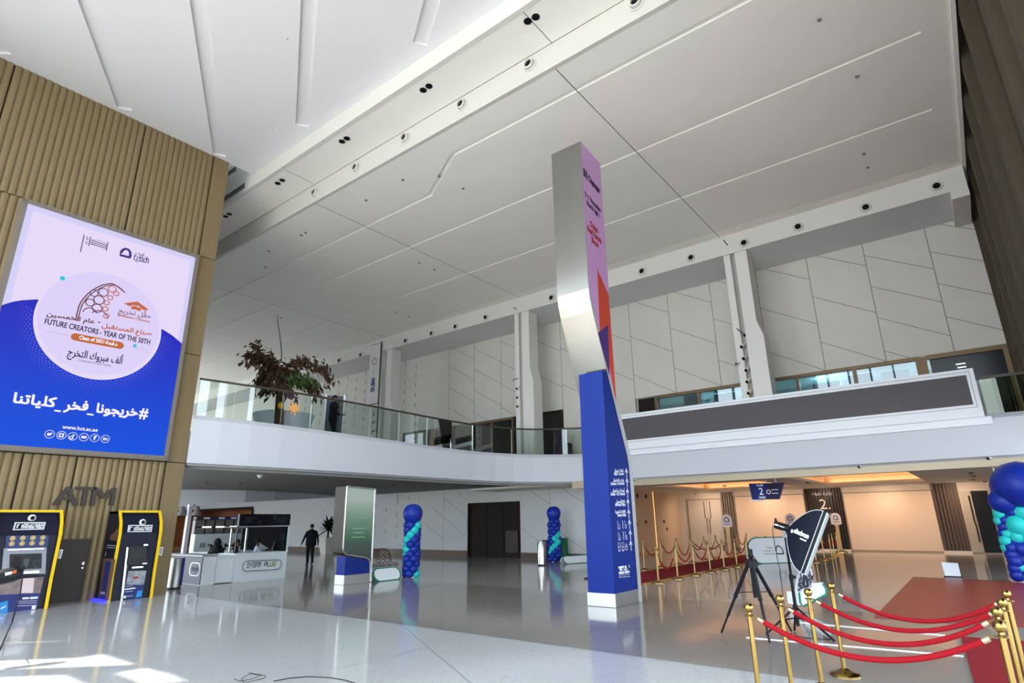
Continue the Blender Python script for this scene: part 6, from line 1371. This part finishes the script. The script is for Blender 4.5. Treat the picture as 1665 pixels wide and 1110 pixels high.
b = MB(); bt_ = facing(462, 674, TB+vd*1.6); TBk = TB+vd*1.6; TBk = facing(462, 674, TBk); rB = (T(500, 680)-T(410, 668)).length/2*1.2
b.lathe([(rB*.55, GZ), (rB*.9, bt_.z-.4), (rB, bt_.z-.02), (rB*.97, bt_.z), (rB*.9, bt_.z-.1)], (TBk.x, TBk.y, 0), 32); b.build('bowl', M('pale bowl', '#d3dce6', .5), t, smooth=35)
o = MB(); c_ = T(478, 666)-vd*.35; star = MB(); 
for k in range(9):
    a = 2*PI*k/9; d = Vector((0, 0, 1))*math.sin(a)+vd.cross(ZU)*math.cos(a); star.tube([c_, c_+d*.34*(1 if k % 2 else .75)+vd*.06*math.sin(k)], [.06, .005], 5)
tag(star.build('star_decoration', M('amber star', '#f0a050', .4, emit='#f2a860', es=.5)), 'amber star-shaped ornament hanging before the bowl planter on the gallery', 'ornament')
c_ = T(456, 661)-vd*.24; b = MB(); b.ball(c_, .1, 10, 8, (1, 1, 1.3)); tag(b.build('flower', M('yellow flower', '#d9a21c', .5)), 'small yellow flower ornament on the tree trunk behind the gallery glass', 'ornament')
# dark upright board beside the man on the gallery
b0, b1 = facing(525.5, 700, gp), facing(555.5, 704, gp); u = (b1-b0); u.z = 0; w = u.length; u.normalize(); n_ = Vector((u.y, -u.x, 0)); n_ = -n_ if n_.dot(b0) < 0 else n_
bo = Vector((b0.x, b0.y, GZ))+n_*.45; zt3 = GZ+1.84; sc = 1.03
t = thing('screen_board', 'dark upright board with white side frames behind the man on the gallery', 'board', bo+u*w/2)
MB().obox(bo+u*w*sc/2+ZU*(zt3-GZ)/2, u*w*sc/2, n_*.03, ZU*(zt3-GZ)/2).build('panel', M('board slate blue', '#565c6b', .5), t)
for s_ in (0, 1): MB().obox(bo+u*w*sc*s_-n_*.03+ZU*(zt3-GZ)/2, u*.035, n_*.05, ZU*((zt3-GZ)/2+.03)).build('side_frame', wht, t)

# ================================================================ GLASS BALUSTRADE AND THE LED RIBBON
t = thing('glass_balustrade', 'curved clear glass balustrade with a dark handrail along the left gallery', 'balustrade', (path[0][0], path[0][1], 4.6))
QL = [(Vector((a[0], a[1], 0)), q_[1], a[3], a[4]) for a, q_ in zip(path[:17], Q[:17])]
for i, (qa, qb) in enumerate(zip(QL, QL[1:])):
    A = qa[0]+qa[1]*.2; B_ = qb[0]+qb[1]*.2; A = A.lerp(B_, .006); B_ = B_.lerp(A, .006)
    b = MB(); th = qa[1]*.02
    b.add([A+ZU*(qa[2]-.05), B_+ZU*(qb[2]-.05), B_+ZU*qb[3], A+ZU*qa[3], A+th+ZU*(qa[2]-.05), B_+th+ZU*(qb[2]-.05), B_+th+ZU*qb[3], A+th+ZU*qa[3]], [(0,1,2,3),(7,6,5,4),(0,4,5,1),(1,5,6,2),(2,6,7,3),(3,7,4,0)])
    if i < 3: b.build('glass_pane', g_rail, t)
    else: b.build('glass_pane', g_rail, t)
b = MB(); b.tube([qa[0]+qa[1]*.21+ZU*(qa[3]+.02) for qa in QL], .035, 8); b.build('handrail', M('dark handrail', '#4a433d', .4, .4), t, smooth=50)
p_ = [on(x, y, 1, YR_-.22) for x, y in ((1000, 683), (1580, 598), (1603, 677), (1008, 742))]
lx0, lx1 = -11.9, (p_[1].x+p_[2].x)/2; z0_, z1_ = 4.5, p_[1].z
c_wh2 = M('bright white frame', '#e4e6ea', .5)
t = thing('led_ribbon', 'long dark grey display band in a white frame along the right balcony front', 'screen', ((lx0+lx1)/2, YR_-.1, z0_))
iz0, iz1 = on(1581, 657.5, 1, YR_-.2).z, on(1569, 609.6, 1, YR_-.2).z
ix1 = on(1581, 650, 1, YR_-.2).x
b = MB(); b.box((lx0, YR_-.2, z0_-.04), (lx1, YR_+.15, iz0)); b.box((lx0, YR_-.2, iz1), (lx1, YR_+.15, z1_)); b.box((ix1, YR_-.2, iz0), (lx1, YR_+.15, iz1)); b.build('frame', c_wh2, t)
MB().box((lx0, YR_-.09, 4.24), (lx1+.15, YR_-.01, z0_-.04)).build('sill', c_wh2, t)
MB().box((lx0, YR_-.16, iz0), (ix1, YR_+.1, iz1)).build('screen', M('dark display', '#575356', .6), t)
b = MB(); b.box((lx0, YR_-.205, iz0-.09), (lx1-.1, YR_-.2, iz0-.075)); b.box((lx0, YR_-.205, iz1+.08), (lx1-.1, YR_-.2, iz1+.095)); b.box((lx1-.12, YR_-.205, iz0-.09), (lx1-.105, YR_-.2, iz1+.095)); b.build('frame_groove', M('frame groove', '#8f959c', .6), t)
t = thing('glass_balustrade', 'short greenish glass balustrade at the far right end of the balcony', 'balustrade', (2.0, YR_+.2, 4.5))
MB().box((lx1+.08, YR_+.18, 4.45), (1.35, YR_+.2, 5.62)).build('glass_pane', glass('green balcony glass', '#d3dcc4', .9), t); MB().box((1.4, YR_+.18, 4.45), (4.0, YR_+.2, 5.66)).build('glass_pane', MATS['green balcony glass'], t)
MB().box((lx1+.08, YR_+.16, 5.6), (4.0, YR_+.22, 5.68)).build('handrail', MATS['dark handrail'], t)
# pale fridge-like panel and bronze post seen behind it
b = MB().box((.35, YR_+1.2, GZ), (.85, YR_+1.3, 5.75)); tag(b.build('info_panel', M('pale green white', '#cfdcd8', .5)), 'pale upright panel behind the balcony glass at the right end', 'panel')

# ================================================================ BANNER, SPOTS, CAMERAS
q = lambda x, y: on(590+x*60/512, 550+y*130/1110, 1, 21.95)
a0, a1 = q(86, 95), q(240, 140); d0, d1 = q(88, 905), q(205, 935)
t = thing('hanging_banner', 'tall white banner with a grey ring and blue sideways lettering beside the left column', 'banner', (d0.x, 21.95, GZ))
x0_, x1_ = (a0.x+d0.x)/2, (a1.x+d1.x)/2
b = MB(); b.box((x0_, 21.93, d0.z-.05), (x1_, 21.97, a0.z-.1)); b.build('cloth', M('banner cloth white', '#d2d1ce', .7), t)
b = MB(); b.tube([(x1_+.06, 21.97, GZ), (x1_+.06, 21.97, a0.z)], .035, 8); b.box((x0_, 21.94, a0.z-.1), (x1_+.06, 21.98, a0.z-.06)); b.box((x0_, 21.94, d0.z-.09), (x1_+.06, 21.98, d0.z-.05)); b.build('pole', M('dark handrail', ''), t, smooth=40)
b = MB(); cx_ = (x0_+x1_)/2; zz = q(150, 325).z; ring(b, (cx_, 21.925, zz), .2, .12, XU, ZU, 20); strip(b, [(cx_-.05, 21.925, zz-.5), (cx_, 21.925, zz-1.25)], .05, YU); b.build('ring_mark', M('banner grey print', '#a9a79f', .7), t, fix=False)
b = MB(); text(b, 'DUBAI', (cx_+.16, 21.925, q(130, 745).z), (cx_+.16, 21.925, q(140, 560).z), (-1, 0, 0), .34, bold=.05); b.build('lettering', M('banner blue ink', '#2c4a7d', .6), t, fix=False)
# recessed spotlights: rows in the two pale ceiling steps
wring = M('spot ring white', '#c9c6bf', .5); core = M('spot core black', '#08080a', .35)
def spot(c, n_, r, lab, grp, nm='spotlight', out=.03):
    n_ = Vector(n_).normalized(); t = thing(nm, lab, 'light', c, grp)
    b = MB(); b.lathe([(r*1.45, -.01), (r*1.45, out*.4), (r*1.2, out*.6), (r*1.2, out*.2), (r*1.1, out*.2), (r*1.05, out*2.2), (r*.8, out*2.4), (r*.78, out)], c, 22, axis=n_); b.build('ring', wring, t, smooth=30)
    b = MB(); b.lathe([(r*.78, 0), (r*.76, out*1.6), (r*.4, out*1.75)], c, 16, axis=n_); b.build('core', core, t, smooth=30); return t
nA = Vector((0, -1, 0))
for i, (x, y) in enumerate(((1035, 6), (862, 106), (752, 171), (660, 225), (580, 273), (513, 314))): spot(on(x, y, 1, YC-.015), nA, .13, 'round spotlight in the front pale ceiling step, %s from the right' % ORD[i], 'spotlights in the front ceiling step', out=.05)
for i, (x, y) in enumerate(((1523, 303), (1408, 337.5), (1298, 369), (1210, 395), (1124, 419), (1044, 441), (897, 484), (790, 516), (741, 531), (702, 542), (660, 554), (587, 577), (552, 586), (500, 601), (411, 627))): 
    p = on(x, y, 1, YE-.022); spot(p, nA, .14, 'round spotlight in the rear pale ceiling step, %s from the right' % ORD[i], 'spotlights in the rear ceiling step')
twin = [((858, 34), (871, 27)), ((688, 146), (697.5, 139.5)), ((556, 229.5), (564, 224.5)), ((451.5, 297.5), (459, 292.5)), ((367, 351.5), (373, 347.5))]
for i, (a, c) in enumerate(twin):
    A, Cc = fl(*a, Z2), fl(*c, Z2); m_ = (A+Cc)/2; t = thing('twin_downlight', 'pair of small black downlights in the front soffit, %s from the right' % ORD[i], 'light', m_, 'twin downlights in the front soffit')
    for P in (A, Cc):
        b = MB(); b.lathe([(.085, 0), (.1, -.008), (.1, -.02), (.07, -.02), (.065, -.006)], P, 16); b.build('lamp', core, t, smooth=30)
# small spots and cameras
def cam_(c, d, lab, cat='spotlight', nm='track_spot', s=1.0, grp=None):
    c = Vector(c); d = Vector(d).normalized(); t = thing(nm, lab, cat, c, grp)
    b = MB(); b.tube([c, c+d*.2*s], .075*s, 14); b.box(c-Vector((.03, .0, .03)), c+Vector((.03, .08, .03))); b.build('body', M('spot ring white', ''), t, smooth=40)
    b = MB(); b.tube([c+d*.195*s, c+d*.215*s], .06*s, 12); b.build('lens', core, t)
k_ = 330/1110
for i, (x, y) in enumerate(((300, 708), (312, 772), (325, 835), (330, 898), (338, 960))): cam_(on(1120+x*k_, 350+y*k_, 1, 22.2), (-.2, -.75, -.5), 'small white spot with a black lens on the right column, %s from the top' % ORD[i], grp='column spots')
cam_(on(1120+272*k_, 350+805*k_, 1, 22.08), (-.3, -.6, -.3), 'single white camera on the left face of the right column', nm='security_camera', cat='camera', s=.7)
for i, (x, y) in enumerate(((1018, 370), (1020, 430), (1022, 490))): cam_(on(600+x*.2402, 540+y*.2402, 1, 22.2), (-.2, -.75, -.5), 'small white spot with a black lens on the middle column, %s from the top' % ORD[i], grp='column spots')
for i, (x, y) in enumerate(((612, 671.5), (611, 684), (611, 698))): cam_(on(x, y, 1, 22.2), (-.2, -.75, -.5), 'small spot on the left column seen through the glass, %s from the top' % ORD[i], grp='column spots')
for i, (a, c, lab) in enumerate((((1176, 390), (1190, 407), 'short dark rod sticking out near the top of the right column'), ((1198, 534), (1211, 545), 'short dark rod sticking out halfway down the right column'), ((834, 500), (846, 504), 'short dark rod near the top of the middle column'), ((834, 617.5), (846, 613.5), 'short dark rod halfway down the middle column'))):
    A, B_ = on(*a, 1, 21.8), on(*c, 1, 22.25); b = MB(); b.tube([A, B_], .018, 6); b.ball(B_, .06, 8, 6); tag(b.build('rod', bkm, None, smooth=40), lab, 'rod', 'column rods')
for x, y, lab in ((1402, 758, 'white camera under the right balcony front, left one'), (1612, 744, 'white camera under the right balcony front, near the right corner'), (1035, 779.5, 'small white camera under the balcony beside the pylon')):
    p = on(x, y, 1, YR_+.15); cam_(p, (-.6, -.8, -.15), lab, nm='security_camera', cat='camera', s=.7, grp='balcony cameras')
for i, (x, y) in enumerate(((423, 772), (336, 783), (390, 785), (488, 776), (545, 790), (637, 786))):
    p = fl(x, y, 3.5); t = thing('ceiling_fitting', 'small fitting on the grey soffit under the left gallery, %s one' % ('white dome near the edge', 'flat grey left', 'flat grey middle', 'tiny dark front', 'tiny dark right', 'tiny dark far right')[i], 'fitting', p, 'fittings on the gallery soffit'); b = MB(); b.lathe([(.1, 0), (.1, -.03), (.07, -.09 if i == 0 else -.05), (.02, -.12 if i == 0 else -.06)], p, 12); b.build('dome', (wht, M('lamp grey', ''))[i > 0], t, smooth=40)
for i, (x, y) in enumerate(((1578, 768), (1583, 773), (1582, 779), (1601, 782), (1313, 784), (1130, 802), (1178, 789), (1480, 765))):
    p = fl(x, y, LZ); b = MB(); b.lathe([(.09, 0), (.09, -.02), (.05, -.05)], p, 10); tag(b.build('lobby_downlight', M('lamp grey', ''), None, smooth=40), 'small dark fitting in the lobby ceiling, %s of those counted' % ORD[i], 'fitting', 'lobby ceiling fittings')
p = fl(955, 941); b = MB(); b.lathe([(.12, 0), (.11, .03), (.03, .05)], p, 12); tag(b.build('floor_puck', bkm, None, smooth=40), 'small dark disc on the floor just left of the pylon foot', 'fitting')
# thin rods and easels in the upper shop at the right of the curve
for i, (x, lab) in enumerate(((-15.2, 'dark'), )):
    b = MB(); b.box((-15.6, YW-1.2, GZ), (-14.9, YW-.8, GZ+.75)); b.box((-15.5, YW-1.1, GZ+.75), (-15.2, YW-.9, GZ+1.5)); tag(b.build('dark_equipment', bkm), 'dark equipment behind the glass just left of the pylon on the gallery', 'equipment')

# small pieces belong to the part they sit on
NEST = {'wayfinding_pylon': {'poster': ('red_shape', 'purple_shape'), 'blue_panel': ('pictogram',)}, 'screen_totem': {'screen': ('lettering',)}, 'softbox_light': {'cloth': ('rim', 'diffuser', 'piping'), 'lamp_head': ('handle', 'bracket')},
        'led_screen': {'screen': ('screen_border', 'blue_wave', 'halo_dots', 'round_panel', 'ribbon', 'lettering', 'emblem', 'cursor_dot')}, 'cash_machine': {'console': ('display', 'display_mark', 'tray'), 'front_panel': ('poster_photo', 'poster_field', 'icon_panel', 'camera_dome')},
        'service_booth': {'header': ('header_mark',), 'counter': ('logo_frame', 'logo_lettering')}, 'display_stand': {'header': ('header_lettering',), 'screen_wall': ('screen_joint', 'strip_lamp'), 'counter': ('print',)}, 'potted_palm': {'stem': ('foliage',)}, 'gallery_tree': {'trunk': ('foliage', 'spike')}, 'hanging_sign': {'box': ('right_panel', 'lettering')}, 'paddle_sign': {'board': ('print',)}, 'popup_banner': {'face': ('green_edge', 'print')}, 'tripod': {'centre_column': ('head',)}}
for r_ in [o for o in COL.objects if o.parent is None and o.name.split('.')[0] in NEST]:
    mp_ = NEST[r_.name.split('.')[0]]; ch = list(r_.children)
    for pn_, subs in mp_.items():
        par = next((c for c in ch if c.name.split('.')[0] == pn_), None)
        if par:
            for c in ch:
                if c.name.split('.')[0] in subs and not c.children: c.parent = par
# ================================================================ LIGHT
wd = bpy.data.worlds.new('sky'); S.world = wd; wd.use_nodes = True
bg = wd.node_tree.nodes['Background']; bg.inputs[0].default_value = (.78, .89, 1.0, 1); bg.inputs[1].default_value = 4.9
sd = Vector((1.04, 1.0, -1.443*1.594)).normalized()
sl = bpy.data.lights.new('sun', 'SUN'); sl.energy = 9; sl.angle = .009; sl.color = (1, .95, .82)
so_ = bpy.data.objects.new('sun', sl); COL.objects.link(so_); so_.rotation_euler = sd.to_track_quat('-Z', 'Y').to_euler()
def area(name, loc, d, sx, sy, power, col=(1, 1, 1), portal=False, spread=None):
    l = bpy.data.lights.new(name, 'AREA'); l.shape = 'RECTANGLE'; l.size = sx; l.size_y = sy; l.energy = power; l.color = col
    if portal: l.cycles.is_portal = True
    if spread: l.spread = spread
    o = bpy.data.objects.new(name, l); COL.objects.link(o); o.location = loc; o.rotation_euler = Vector(d).to_track_quat('-Z', 'Y').to_euler(); return o
area('facade_portal', (-2.5, -2.9, 6.9), (0, 1, 0), 32, 13.8, 0, portal=True)
area('side_portal', (13.2, 3, 6.9), (-1, 0, 0), 12, 13.8, 0, portal=True)
area('left_fill_portal', (-41, 7.4, 2.1), (0, 1, 0), 44, 4.1, 0, portal=True)  # sky portals for the openings added on the unseen left side
area('left_fill_portal', (-54, 7.4, 9), (0, 1, 0), 20, 10, 0, portal=True)
# warm cove lights hidden in the lobby ceiling and the lobby downlights
for rr in (r1, r2):
    cx, cy = (rr[0]+rr[1])/2, (rr[2]+rr[3])/2
    for xx in (rr[0]-.12, rr[1]+.12): area('cove_light', (xx, cy, LZ+.14), (0, 0, 1), .2, rr[3]-rr[2], 9, (1, .68, .42))
    for yy in (rr[2]-.12, rr[3]+.12): area('cove_light', (cx, yy, LZ+.14), (0, 0, 1), rr[1]-rr[0],   .2, 9, (1, .68, .42))
for x in (-13.0, -9.8, -6.9, -4.0, -1.0):
    area('lobby_lamp', (x, 34.9, LZ-.02), (0, .25, -1), .3, .3, 62, (1, .76, .55))
for x in (-56, -52, -48): area('shop_lamp', (x, YW+2, 3.25), (0, 0, -1), .5, .5, 60, (1, .7, .42))
for x, e in ((-26.5, 120), (-22.5, 500), (-18, 400), (-9, 160), (-4, 160)): area('gallery_shop_fill', (x, YW+1.4, 7.0), (0, 0, -1), 2.5, .5, e, (.9, .97, 1))  # no lamps seen here; added fill that brightens the dark shop glass
v = S.view_settings; v.view_transform = 'Standard'; v.look = 'None'; v.gamma = 1; v.use_curve_mapping = False; v.exposure = 0.46
S.display_settings.display_device = 'sRGB'
c = S.cycles; c.use_denoising = True; c.max_bounces = 10; c.diffuse_bounces = 6; c.glossy_bounces = 4; c.transmission_bounces = 6; c.transparent_max_bounces = 12
c.sample_clamp_indirect = 6; c.caustics_reflective = False; c.caustics_refractive = False
try: c.denoiser = 'OPENIMAGEDENOISE'
except Exception: pass
